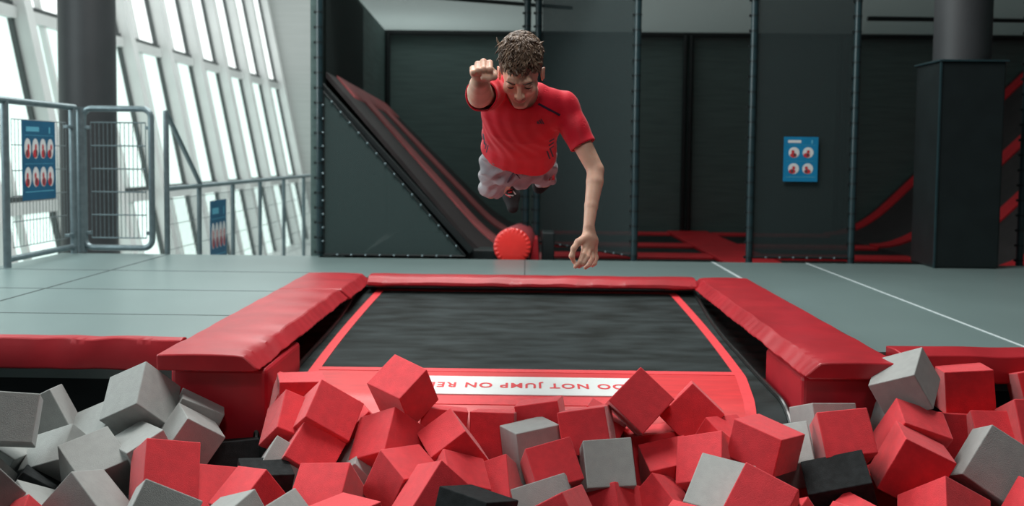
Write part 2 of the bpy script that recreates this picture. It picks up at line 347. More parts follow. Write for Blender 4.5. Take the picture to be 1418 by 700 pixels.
# beams above the back wall
for a, b, w, lab in (((-1.95,12.93,2.48),(9.3,12.93,2.48),.07,'black beam along the top of the back wall'), ((-1.78,9.6,2.46),(.5,10.6,2.46),.04,'thin black beam crossing the roof net at the upper left'),
                     ((4.0,11.2,2.46),(9.3,11.6,2.5),.05,'thin black beam crossing the roof net at the right')):
    m = MB(); m.bar(a, b, w, w); tag(m.build('roof_beam', PADK, bevel=.006), lab, 'beam')
for x, lab in ((2.16,'left post of the pair against the back wall'),(2.24,'right post of the pair against the back wall'),(4.25,'left post of the dim pair beside the blue poster'),(4.34,'right post of the dim pair beside the blue poster'),(-1.90,'post in the far left corner of the back wall')):
    m = MB(); m.tube([(x,12.9,-.2),(x,12.9,2.46)], .035, 12); o = m.build('wall_post', PADK); autosmooth(o); tag(o, lab, 'post', 'posts standing against the back wall')
# ------------------------------------------------------------------ trampoline hall: ramps, red grid
def ramp_z(dx):
    return -.2+(.62*dx*dx if dx < .8 else .62*.64+.99*(dx-.8)) if dx > 0 else -.2
def ramp(root, xs, y0, y1, name, mt, lift=0, th=.05):
    g = MB(); n = len(xs)-1
    g.slab(lambda u, v: (xs[round(u*n)][0]*(1+(.17*(y0+(y1-y0)*v-7.6)/5.3 if xs[-1][0] < 0 else 0)), y0+(y1-y0)*v, xs[round(u*n)][1]+lift), n, 1, (0,0,th))
    return autosmooth(g.build(name, mt, root), 50)
rl = thing('wall_trampoline', 'sloping black wall trampoline with red bands at the left', 'trampoline', (-1, 10, -.2))
xsL = [(.15-i*.1, -.2+(.0 if i == 0 else 0)) for i in range(2)]
xsL = []
for i in range(24):
    d = 1.80*i/23; x = .18-d
    xsL.append((x, ramp_z(d*1.16)))
ramp(rl, xsL, 7.62, 12.9, 'bed', RAMPK)
for y0, y1 in ((8.9,9.6),(10.7,11.5)): ramp(rl, xsL, y0, y1, 'red_band', RAMPR, .02, .03)
ramp(rl, xsL[-3:], 9.6, 10.7, 'top_band', RAMPR, .02, .03); ramp(rl, xsL[-3:], 11.5, 12.6, 'top_band', RAMPR, .02, .03); ramp(rl, xsL[-3:], 8.2, 8.9, 'top_band', RAMPR, .02, .03)
rrp = thing('wall_trampoline', 'curved black wall trampoline with red bands at the right', 'trampoline', (6, 10, -.2))
xsR = [(4.05+3.2*i/26, ramp_z(3.2*i/26)) for i in range(27)]
ramp(rrp, xsR, 7.7, 12.9, 'bed', RAMPK)
for y0, y1 in ((12.45,12.75),(10.75,11.05),(9.6,9.85),(8.3,8.55)): ramp(rrp, xsR, y0, y1, 'red_band', GRIDR, .02, .03)
# floor of the trampoline hall: bands of red pads between black beds
def pad(name, x0, x1, y0, y1, label, z=-.2, th=.05, mt=GRIDR, grp='red pads between the far trampolines'):
    m = MB(); m.box(x0, x1, y0, y1, z-th, z); o = m.build(name, mt, bevel=.015, loc=((x0+x1)/2, (y0+y1)/2, z-th)); tag(o, label, 'pad', grp); return o
rows = [(12.45,12.75,'farthest'),(10.75,11.1,'third'),(9.6,9.95,'second'),(8.3,8.65,'nearest')]
for y0, y1, nm in rows:
    pad('floor_pad', .2, 1.94, y0, y1, nm+' red floor pad of the far hall, left of the long lengthwise pad')
    pad('floor_pad', 2.52, 4.05, y0, y1, nm+' red floor pad of the far hall, right of the long lengthwise pad')
pad('floor_pad', 1.95, 2.51, 7.6, 12.9, 'long red lengthwise pad running away between the far trampolines', -.195)
yy = [7.62, 8.3, 8.65, 9.6, 9.95, 10.75, 11.1, 12.45]
for k in range(4):
    for x0, x1, sd in ((.2,1.94,'left'),(2.52,4.05,'right')):
        m = MB(); m.box(x0, x1, yy[2*k]+.01, yy[2*k+1]-.01, -.245, -.23); o = m.build('trampoline_bed', BED); tag(o, '%s black trampoline bed in the far hall, %s of the long red pad' % (('nearest','second','third','farthest')[k], sd), 'trampoline', 'beds of the far trampolines')
# the red roll with its dark blocks
rl2 = thing('foam_roll', 'red vinyl foam roll lying end-on at the edge of the far hall', 'foam roll', (-.06, 8.3, -.09))
A = P(709.5, 341, 7.42); B = P(722, 331, 8.95); d = (B-A).normalized()
g = MB(); g.tube([A+d*.0, A+d*.02, A+(B-A)*.5, B-d*.02, B], [.143,.151,.152,.151,.14], 48); autosmooth(g.build('roll_cover', mat('dimmed_vinyl', (.34,.05,.06), .5, .1, 6), rl2), 40)  # darker rose cover: dimming by the net is put into its colour
g = MB(); n = 48; u = Vector((1,0,0)); u = (u-d*u.dot(d)).normalized(); w = d.cross(u)
def capf(i, j):
    a = 2*math.pi*i; r = .1475*(1-j); puck = .004*math.sin(a*24)*max(0, 1-abs(j-.1)/.14)
    return A-d*(.004+.022*math.sqrt(max(0,1-(r/.1475)**2))+puck)+(u*math.cos(a)+w*math.sin(a))*r
g.grid(capf, 144, 16); o = g.build('roll_end', mat('bright_red_vinyl', (.72,.03,.025), .35, .08, 8, .1, 12), rl2, smooth=True)
for x0, x1, z1, lab in ((-.46,-.20,.055,'low black block left of the red roll'), (.14,.24,.20,'dark block standing right of the red roll')):
    m = MB(); m.box(x0, x1, 7.5, 7.75, -.26, z1); tag(m.build('padded_block', PADK, bevel=.01, loc=((x0+x1)/2,7.6,-.26)), lab, 'block')
m = MB(); m.hexa([(-.02,7.5,-.26),(.135,7.5,-.26),(.135,7.8,-.26),(-.02,7.8,-.26)], [(.085,7.5,.15),(.105,7.5,.15),(.105,7.8,.15),(.085,7.8,.15)])
tag(m.build('foam_wedge', VINYL, bevel=.006, loc=(.05,7.6,-.26)), 'small red wedge between the red roll and the dark block', 'wedge')
m = MB(); m.box(.12,.16,7.49,7.51,.0,.012)
# ------------------------------------------------------------------ pads around the near trampoline
def wedge_pad(name, outer, inner_top, inner_bot, y0, y1, label, zt=.03, zb=-.022, seed=0, dy=.0, cushion=.012):
    """long pad along Y: flat top from outer to inner_top, sloped inner face down to inner_bot"""
    r = np.random.RandomState(seed); ny = 130; prof = []
    sg = 1 if inner_top > outer else -1
    for t in np.linspace(0, 1, 9): prof.append((outer+(inner_top-outer)*t, zt+cushion*math.sin(math.pi*t)*.35, 0))
    for t in np.linspace(.25, 1, 4): prof.append((inner_top+(inner_bot-inner_top)*t, zt+(zb-zt)*t, 1))
    np_ = len(prof); ph = r.uniform(0, 6, 12); fr = r.uniform(5, 30, 12)
    g = MB(); rows_ = []
    for j in range(ny+1):
        y = y0+(y1-y0)*j/ny; row = []
        end = min(1, min(j, ny-j)/2+.0)
        for k, (x, z, s) in enumerate(prof):
            w = sum(math.sin(fr[q]*y+ph[q]+k*.25)*(.0012 if q < 8 else .0016) for q in range(12))+.0022*math.sin(61*y+3*math.sin(7*y)+k*.4)*(k > 8)
            sag = .007*math.sin(2.3*y+ph[0])+.005*math.sin(5.1*y+ph[1])
            wr = (w*1.0+sag*(.2+.8*(k > 7))) if s or k > 5 else w*.5
            row.append((x+(sag*.8*sg if k > 7 else 0), y, z+wr*(.7 if end == 1 else .2)))
        row.append((prof[-1][0]-.03*sg, y, zb-.012)); row.append((outer, y, zb-.01))
        rows_.append(row)
    n = len(rows_[0]); vs = [p for rw in rows_ for p in rw]; fs = []
    for j in range(ny):
        for k in range(n):
            k2 = (k+1) % n; q = (j*n+k, j*n+k2, (j+1)*n+k2, (j+1)*n+k); fs.append(q if sg < 0 else q[::-1])
    fs.append(tuple(range(n))[::1 if sg > 0 else -1]); fs.append(tuple(ny*n+k for k in range(n))[::-1 if sg > 0 else 1])
    g.add(vs, fs); o = g.build(name, VINYL, bevel=0, loc=((outer+inner_bot)/2, (y0+y1)/2, zb))
    autosmooth(o, 30); b = o.modifiers.new('bevel', 'BEVEL'); b.width = .006; b.segments = 2; b.limit_method = 'ANGLE'; b.angle_limit = math.radians(33)
    tag(o, label, 'pad'); return o
wedge_pad('safety_pad', -1.42, -1.075, -1.015, 3.57, 5.36, 'long red side pad left of the trampoline, nearer piece', seed=1)
wedge_pad('safety_pad', -1.42, -1.06, -1.0, 5.37, 6.12, 'short red corner pad at the far left of the trampoline', seed=2)
wedge_pad('safety_pad', 1.45, 1.135, 1.075, 3.58, 6.10, 'long red side pad right of the trampoline', seed=3)
def cross_pad(name, x0, x1, yb, yt0, yf, zt, zb, label, seed, nx=70):
    r = np.random.RandomState(seed); ph = r.uniform(0, 6, 8); fr = r.uniform(4, 34, 8); g = MB()
    prof = [(yb, zt), (yb-(yb-yt0)*.5, zt+.006), (yt0, zt), (yt0-(yt0-yf)*.3, zt-(zt-zb)*.18), (yf+.002, zt-(zt-zb)*.6), (yf, zb), (yf+.03, zb-.01), (yb, zb-.01)]
    vs = []; n = len(prof)
    for i in range(nx+1):
        x = x0+(x1-x0)*i/nx
        for k, (y, z) in enumerate(prof):
            w = sum(math.sin(fr[q]*x+ph[q]+k*.5) for q in range(8))*(.0011 if k in (2,3,4) else .0005)
            vs.append((x, y+w, z+w))
    fs = [(i*n+k, (i+1)*n+k, (i+1)*n+(k+1)%n, i*n+(k+1)%n) for i in range(nx) for k in range(n)]
    fs += [tuple(range(n)), tuple(nx*n+k for k in range(n))[::-1]]
    g.add(vs, fs); o = g.build(name, VINYL, loc=((x0+x1)/2, (yb+yf)/2, zb-.01)); autosmooth(o, 45)
    b = o.modifiers.new('bevel', 'BEVEL'); b.width = .005; b.segments = 2; b.limit_method = 'ANGLE'; b.angle_limit = math.radians(55)
    tag(o, label, 'pad'); return o
cross_pad('safety_pad', -1.0, 1.10, 6.13, 5.98, 5.93, .03, -.022, 'long red pad across the far end of the trampoline', 5)
cross_pad('safety_pad', -3.6, -1.432, 3.94, 3.87, 3.84, .028, -.092, 'thick red pad along the pit edge at the left', 6)
cross_pad('safety_pad', 1.53, 4.4, 3.95, 3.76, 3.74, .028, -.078, 'thick red pad along the pit edge at the right', 8)
for x0, x1, lab in ((-1.40,-1.015,'red vinyl box under the left side pad, standing in the foam pit'), (1.095,1.43,'red vinyl box under the right side pad, standing in the foam pit')):
    m = MB(); m.box(x0, x1, 3.66, 4.22, -1.0, -.04); o = m.build('padded_box', VINYL_D, bevel=.02, segs=3, loc=((x0+x1)/2,3.94,-1.0)); tag(o, lab, 'padded box')
# ------------------------------------------------------------------ the trampoline
tr = thing('trampoline', 'black trampoline bed with red lines and a white warning strip', 'trampoline', (0, 4.9, -.4))
L1 = 6.10-3.90
def bedp(s, dz=0):
    """profile along the bed: s metres from its far end towards the pit"""
    if s < L1:
        y = 6.10-s; z = -.064-.126*(s/L1)**1.1-.012*math.sin(math.pi*s/L1); n = (0, .06, 1)
    else:
        a = (s-L1)/.30
        if a < 1.35: y = 3.90-.30*math.sin(a); z = -.19-.30*(1-math.cos(a)); n = (0, -math.sin(a), math.cos(a))
        else:
            y = 3.90-.30*math.sin(1.35)-(s-L1-.405)*math.cos(1.35); z = -.19-.30*(1-math.cos(1.35))-(s-L1-.405)*math.sin(1.35); n = (0, -math.sin(1.35), math.cos(1.35))
    return y+n[1]*dz, z+n[2]*dz
SM = L1+.62
def half(s):   # half width of the bed; its edge bows in between the corners and at the pit
    q = s/SM; return 1.075-.05*math.sin(math.pi*min(1, q*1.15))-.09*max(0, q-.55)
def bedgrid(name, xa, xb, s0, s1, dz, mt, nu=24, nv=60, th=.004, parent=tr):
    g = MB()
    def fn(u, v):
        s = s0+(s1-s0)*v; a = xa(s) if callable(xa) else xa; b = xb(s) if callable(xb) else xb
        y, z = bedp(s, dz); return (a+(b-a)*u, y, z)
    g.slab(lambda u, v: fn(u, 1-v), nu, nv, (0,0,th)); return autosmooth(g.build(name, mt, parent), 60)
bedgrid('bed', lambda s: -half(s)+.0, lambda s: half(s)+.02, 0, SM, 0, BED)
sx = lambda s: .955+.035*math.sin(math.pi*min(1, s/2.6))-.10*max(0, (s-1.9))
def s_at(y): return 6.10-y
bedgrid('red_line', lambda s: -sx(s)-.025+.03, lambda s: -sx(s)+.022+.03, .02, SM, .003, STRIP, 3)
bedgrid('red_line', lambda s: sx(s)-.022, lambda s: sx(s)+.025, .02, SM, .003, STRIP, 3)
bedgrid('red_line', -.93, .96, .03, .075, .003, STRIP, 40, 2)
YP = 4.27
bedgrid('red_line', lambda s: -sx(s)+.05, lambda s: sx(s)-.022, s_at(YP), s_at(YP)+.05, .005, STRIP, 40, 2)
bedgrid('red_panel', lambda s: -sx(s)+.05, lambda s: sx(s)-.022, s_at(YP)+.045, SM, .003, SHEET, 40, 40)
bedgrid('red_line', -.55, .56, s_at(3.855), s_at(3.79), .0052, STRIP, 30, 4)
ban = bedgrid('warning_strip', -.62, .475, s_at(4.135), s_at(3.872), .0075, BANNER, 40, 10)
def curve_text(body, size, bold):
    cu = bpy.data.curves.new('lettering', 'FONT'); cu.body = body; cu.size = size; cu.offset = bold; cu.extrude = .0005; cu.space_character = 1.18; cu.space_word = 1.0
    cu.align_x = 'CENTER'; cu.align_y = 'CENTER'; o = bpy.data.objects.new('lettering', cu); COL.objects.link(o)
    dg = bpy.context.evaluated_depsgraph_get(); me = bpy.data.meshes.new_from_object(o.evaluated_get(dg)); bpy.data.objects.remove(o); return me
me = curve_text('DO NOT JUMP ON RED', .098, .0022); me.materials.clear(); me.materials.append(STRIP)
xsv = [v.co.x for v in me.vertices]; x0_, x1_ = min(xsv), max(xsv)
XA, XB = .435, -.43         # reads from the far side: starts at the right
for v in me.vertices:
    t = (v.co.x-x0_)/(x1_-x0_); x = XA+(XB-XA)*t; y = 4.003-v.co.y*1.0
    yy_, zz_ = bedp(s_at(y), .0085+v.co.z); v.co = Vector((x, yy_, zz_))-tr.location
o = bpy.data.objects.new('lettering', me); COL.objects.link(o); o.parent = ban; o.location = (0,0,0)
o.matrix_parent_inverse = Matrix.Identity(4)
# edge tube, skirt between bed and pads
for sg, nm in ((-1,'left'),(1,'right')):
    pts = []; sk = MB(); S = [SM*.93*i/60 for i in range(61)]
    for s in S:
        y, z = bedp(s, 0); h = half(s)+(.02 if sg > 0 else 0)+.012; pts.append((sg*h, y, z+.004))
    g = MB(); g.tube(pts, .013, 10); autosmooth(g.build('edge_tube', RUBBER, tr))
    def skf(u, v):
        s = SM*.82*v; y, z = bedp(s, 0); h = half(s)+.015; x = sg*(h+(1.36-h)*u)
        return (x, y, z-.02+.035*u*u+(.004*math.sin(y*40+u*9)))
    sk.grid(skf, 6, 60); o = sk.build('edge_skirt', RUBBER, tr, smooth=True)
g = MB(); g.box(-1.05,1.1,6.06,6.2,-.16,-.05); g.build('end_skirt', RUBBER, tr)
m = MB(); m.box(-1.44,-1.40,4.1,6.16,-1.0,-.04); m.box(1.44,1.48,4.04,6.16,-1.0,-.04); m.box(-1.44,1.48,6.18,6.22,-1.0,-.17); struct(m.build('trim_frame', PADK))
BLOCKS = [
 ("b1","grey",(-1.808, 3.239, -0.136),(0.171, 0.202, 0.175),(0.6529, -0.2735, 0.7063, 0.0016)),
 ("b2","grey",(-1.901, 3.643, -0.258),(0.201, 0.201, 0.201),(0.2757, -0.5565, -0.6456, 0.4444)),
 ("b3","grey",(-1.46, 3.525, -0.147),(0.202, 0.175, 0.196),(0.6579, 0.0717, -0.4101, 0.6276)),
 ("b4","grey",(-1.295, 3.606, -0.251),(0.156, 0.171, 0.202),(0.5655, 0.1427, 0.1743, 0.7934)),
 ("b5","grey",(-1.24, 3.442, -0.245),(0.174, 0.167, 0.136),(0.1914, -0.4521, -0.8387, 0.2358)),
 ("b6","grey",(-1.623, 3.594, -0.307),(0.202, 0.193, 0.201),(0.3085, -0.9181, 0.0498, -0.2438)),
 ("b7","grey",(-1.701, 3.404, -0.341),(0.158, 0.187, 0.201),(0.6959, 0.0827, -0.3593, 0.6163)),
 ("b8","grey",(-1.517, 3.257, -0.317),(0.187, 0.176, 0.176),(0.1734, -0.349, -0.9027, -0.1823)),
 ("b9","grey",(-1.437, 3.036, -0.378),(0.202, 0.169, 0.163),(0.9228, -0.0803, 0.3443, -0.1532)),
 ("b10","black",(-1.728, 3.226, -0.445),(0.156, 0.199, 0.202),(0.1116, -0.5441, -0.7803, 0.2876)),
 ("b11","grey",(-1.648, 3.057, -0.427),(0.167, 0.154, 0.188),(0.0339, -0.867, -0.3995, 0.2959)),
 ("b12a","grey",(-1.733, 2.854, -0.246),(0.201, 0.201, 0.193),(-0.0358, -0.5463, 0.4679, -0.6938)),
 ("b12b","grey",(-1.885, 3.083, -0.322),(0.201, 0.198, 0.201),(0.1994, -0.5786, 0.2569, -0.748)),
 ("b12c","grey",(-1.955, 3.355, -0.332),(0.202, 0.202, 0.202),(0.1858, 0.2069, -0.6361, 0.7198)),
 ("b13","red",(-1.58, 2.829, -0.424),(0.201, 0.194, 0.201),(0.1795, 0.1291, 0.8462, -0.4848)),
 ("b14","red",(-1.233, 3.166, -0.303),(0.189, 0.201, 0.158),(0.4167, -0.8523, -0.2059, 0.2399)),
 ("b15","grey",(-1.369, 3.344, -0.304),(0.145, 0.23, 0.201),(0.9113, 0.0445, -0.2043, 0.3546)),
 ("b16","red",(-1.112, 3.241, -0.433),(0.168, 0.202, 0.201),(0.3195, -0.8939, -0.2257, 0.219)),
 ("b17","red",(-0.912, 3.104, -0.376),(0.155, 0.164, 0.186),(0.2825, -0.1521, -0.2701, 0.9078)),
 ("b18","grey",(-1.127, 2.802, -0.332),(0.183, 0.202, 0.199),(0.4667, -0.8394, -0.0026, 0.2787)),
 ("b19","grey",(-0.914, 2.897, -0.401),(0.173, 0.184, 0.201),(0.2356, -0.2126, -0.091, 0.9439)),
 ("b20","grey",(-0.731, 2.745, -0.355),(0.202, 0.202, 0.2),(0.5712, -0.2909, 0.2887, -0.7112)),
 ("b21","black",(-0.926, 3.27, -0.393),(0.177, 0.127, 0.202),(-0.091, 0.9667, 0.2252, -0.0809)),
 ("b22","black",(-1.12, 3.572, -0.405),(0.188, 0.202, 0.187),(0.1256, -0.0916, 0.6174, -0.7711)),
 ("b23","red",(-0.755, 3.525, -0.199),(0.19, 0.17, 0.184),(0.3532, -0.8826, -0.0098, 0.3099)),
 ("b24","red",(-0.803, 3.439, -0.321),(0.176, 0.163, 0.204),(0.3894, -0.8714, 0.0512, 0.294)),
 ("b25","red",(-0.676, 3.209, -0.406),(0.191, 0.19, 0.21),(0.0842, -0.0803, -0.3465, 0.9308)),
 ("b26","red",(-0.581, 2.949, -0.418),(0.198, 0.2, 0.201),(0.3525, -0.0575, -0.0128, 0.934)),
 ("b27","red",(-0.898, 3.539, -0.225),(0.174, 0.14, 0.153),(0.426, -0.5612, -0.7096, -0.0059)),
 ("b28","red",(-0.941, 3.73, -0.207),(0.16, 0.155, 0.191),(0.1629, -0.9567, -0.1374, 0.1982)),
 ("b29","red",(-0.888, 3.69, -0.176),(0.18, 0.174, 0.199),(0.1603, -0.0183, 0.0028, -0.9869)),
 ("b30","grey",(-0.889, 3.376, -0.393),(0.202, 0.202, 0.201),(0.5876, 0.0592, 0.457, -0.6651)),
 ("b31","grey",(-0.626, 3.499, -0.416),(0.199, 0.201, 0.199),(0.3421, -0.6195, 0.6947, -0.1287)),
 ("b32","red",(-0.635, 3.663, -0.318),(0.178, 0.19, 0.194),(0.5202, -0.2016, -0.2955, 0.7755)),
 ("b33","red",(-0.502, 3.481, -0.282),(0.18, 0.192, 0.193),(0.75, 0.0493, -0.4458, 0.4861)),
 ("b34","red",(-0.426, 3.282, -0.353),(0.16, 0.185, 0.189),(0.9017, 0.037, 0.2332, -0.3622)),
 ("b35","red",(-0.304, 3.085, -0.35),(0.173, 0.201, 0.162),(0.3563, -0.3102, -0.2449, 0.8467)),
 ("b36","red",(-0.462, 3.573, -0.1),(0.163, 0.174, 0.175),(0.8604, 0.2129, -0.2234, 0.4057)),
 ("b37","red",(-0.319, 3.644, -0.283),(0.181, 0.201, 0.138),(0.6494, -0.7563, 0.003, 0.0794)),
 ("b38","red",(-0.107, 3.644, -0.287),(0.177, 0.186, 0.132),(0.6458, -0.7564, 0.0647, -0.0814)),
 ("b39","grey",(0.036, 3.504, -0.305),(0.161, 0.179, 0.201),(-0.0496, -0.5417, -0.8388, -0.0219)),
 ("b40","red",(0.079, 3.661, -0.248),(0.177, 0.123, 0.191),(-0.0931, -0.1026, -0.9896, 0.0377)),
 ("b41","red",(0.245, 3.477, -0.213),(0.179, 0.162, 0.183),(0.6139, -0.7779, 0.0089, -0.134)),
 ("b42","red",(0.292, 3.633, -0.275),(0.156, 0.166, 0.198),(0.6052, -0.1632, 0.1627, -0.762)),
 ("b43","red",(0.441, 3.531, -0.118),(0.176, 0.172, 0.197),(0.5305, -0.7532, -0.3156, -0.2272)),
 ("b44","red",(0.658, 3.617, -0.183),(0.182, 0.166, 0.176),(0.2514, 0.3061, 0.5637, -0.7248)),
 ("b45","red",(0.505, 3.616, -0.352),(0.182, 0.202, 0.175),(0.6755, -0.7313, -0.0929, 0.0189)),
 ("b46","red",(0.543, 3.443, -0.35),(0.18, 0.143, 0.169),(0.2023, -0.9722, -0.0945, -0.0704)),
 ("b47","red",(0.664, 3.301, -0.281),(0.178, 0.177, 0.147),(0.7443, 0.0905, -0.4562, 0.4793)),
 ("b48","red",(0.766, 3.498, -0.299),(0.186, 0.193, 0.2),(0.871, 0.0553, 0.2468, -0.4211)),
 ("b49","red",(0.854, 3.258, -0.192),(0.166, 0.191, 0.138),(0.9185, 0.0701, 0.0704, 0.3827)),
 ("b50","grey",(0.66, 3.077, -0.341),(0.181, 0.229, 0.2),(0.2412, -0.9437, 0.2263, -0.0066)),
 ("b51","red",(0.759, 2.934, -0.296),(0.181, 0.175, 0.181),(0.366, 0.3312, 0.3555, -0.7937)),
 ("b52","red",(0.871, 2.989, -0.438),(0.189, 0.197, 0.201),(0.3869, -0.2865, -0.0844, 0.8724)),
 ("b53","red",(1.114, 3.043, -0.443),(0.181, 0.187, 0.202),(0.2155, 0.2481, 0.0919, -0.94)),
 ("b54","red",(1.023, 2.807, -0.383),(0.201, 0.201, 0.202),(0.1127, 0.4514, -0.0612, -0.8831)),
 ("b55","black",(1.109, 3.221, -0.339),(0.147, 0.212, 0.202),(0.724, 0.0529, -0.2959, 0.6209)),
 ("b56","grey",(0.978, 3.379, -0.269),(0.161, 0.147, 0.183),(0.8709, -0.4608, -0.0426, -0.1653)),
 ("b57","grey",(1.16, 3.567, -0.233),(0.192, 0.179, 0.201),(0.1244, 0.618, 0.7667, -0.1215)),
 ("b58","red",(1.153, 3.349, -0.194),(0.177, 0.161, 0.19),(0.4998, -0.863, -0.0045, -0.0733)),
 ("b59","grey",(1.458, 3.565, -0.038),(0.201, 0.179, 0.152),(0.8534, -0.0945, -0.2621, 0.4406)),
 ("b60","grey",(1.455, 3.606, -0.228),(0.163, 0.18, 0.176),(0.6515, 0.1, 0.2618, -0.705)),
 ("b61","red",(1.437, 3.441, -0.214),(0.187, 0.143, 0.202),(0.2209, -0.9623, 0.0261, 0.1568)),
 ("b62","red",(1.372, 3.276, -0.267),(0.174, 0.187, 0.208),(0.1967, -0.7399, -0.634, 0.1091)),
 ("b63","red",(1.744, 3.699, -0.089),(0.183, 0.171, 0.169),(0.6929, -0.7168, 0.0157, -0.0762)),
 ("b64","red",(2.051, 3.68, -0.106),(0.172, 0.201, 0.201),(0.418, -0.6454, -0.4368, 0.4668)),
 ("b65","red",(1.913, 3.472, -0.193),(0.194, 0.201, 0.199),(0.3818, -0.6177, -0.3532, 0.5898)),
 ("b66","red",(1.759, 3.512, -0.263),(0.153, 0.2, 0.201),(0.4386, -0.8982, 0.0245, -0.0165)),
 ("b67","red",(1.627, 3.613, -0.268),(0.151, 0.202, 0.201),(0.9938, -0.1096, 0.0078, -0.0162)),
 ("b68","grey",(1.667, 3.285, -0.273),(0.194, 0.209, 0.201),(0.5894, -0.4507, -0.1904, 0.6428)),
 ("b69","red",(1.392, 3.051, -0.388),(0.214, 0.2, 0.191),(0.2987, -0.4408, -0.2599, 0.8055)),
 ("b70","red",(1.717, 3.032, -0.375),(0.202, 0.202, 0.202),(0.0368, 0.4906, -0.0652, -0.8682)),
 ("b71","black",(-0.158, 2.938, -0.367),(0.189, 0.19, 0.202),(0.0739, -0.2757, -0.9506, 0.1216)),
 ("b72","red",(-0.241, 3.322, -0.388),(0.168, 0.158, 0.194),(0.1952, -0.9425, -0.1702, 0.2113)),
 ("b73","red",(-0.082, 3.352, -0.407),(0.14, 0.131, 0.201),(0.1445, 0.1856, 0.8942, -0.381)),
 ("b74","red",(-0.255, 3.47, -0.294),(0.176, 0.16, 0.206),(0.5465, -0.0706, -0.3335, 0.7649)),
 ("b75","red",(0.103, 3.313, -0.315),(0.168, 0.153, 0.191),(0.4755, -0.8639, -0.1636, -0.0264)),
 ("b76","grey",(0.096, 3.214, -0.427),(0.198, 0.189, 0.183),(-0.0769, -0.1516, -0.4912, 0.8543)),
 ("b77","grey",(0.303, 3.326, -0.308),(0.168, 0.175, 0.19),(0.3481, -0.5805, -0.6471, -0.3509)),
 ("b78","red",(0.323, 3.242, -0.455),(0.167, 0.202, 0.159),(0.127, -0.3384, -0.4674, 0.8068)),
 ("b79","red",(0.508, 3.269, -0.443),(0.164, 0.201, 0.145),(0.1048, 0.4406, 0.3608, -0.8153)),
 ("b80","red",(0.521, 3.406, -0.586),(0.203, 0.205, 0.202),(0.236, -0.9406, -0.203, 0.1356)),
 ("b81","red",(0.541, 2.906, -0.431),(0.202, 0.202, 0.201),(0.3799, 0.2242, 0.0626, -0.8953)),
 ("b82","red",(0.127, 2.983, -0.399),(0.202, 0.202, 0.201),(0.4454, -0.3343, 0.3523, -0.7521)),
 ("f0","red",(1.33, 3.392, -0.423),(0.2, 0.2, 0.2),(0.4434, -0.6649, -0.5016, 0.3313)),
 ("f1","red",(1.045, 3.46, -0.431),(0.2, 0.2, 0.2),(0.3199, -0.5498, -0.7273, -0.258)),
]
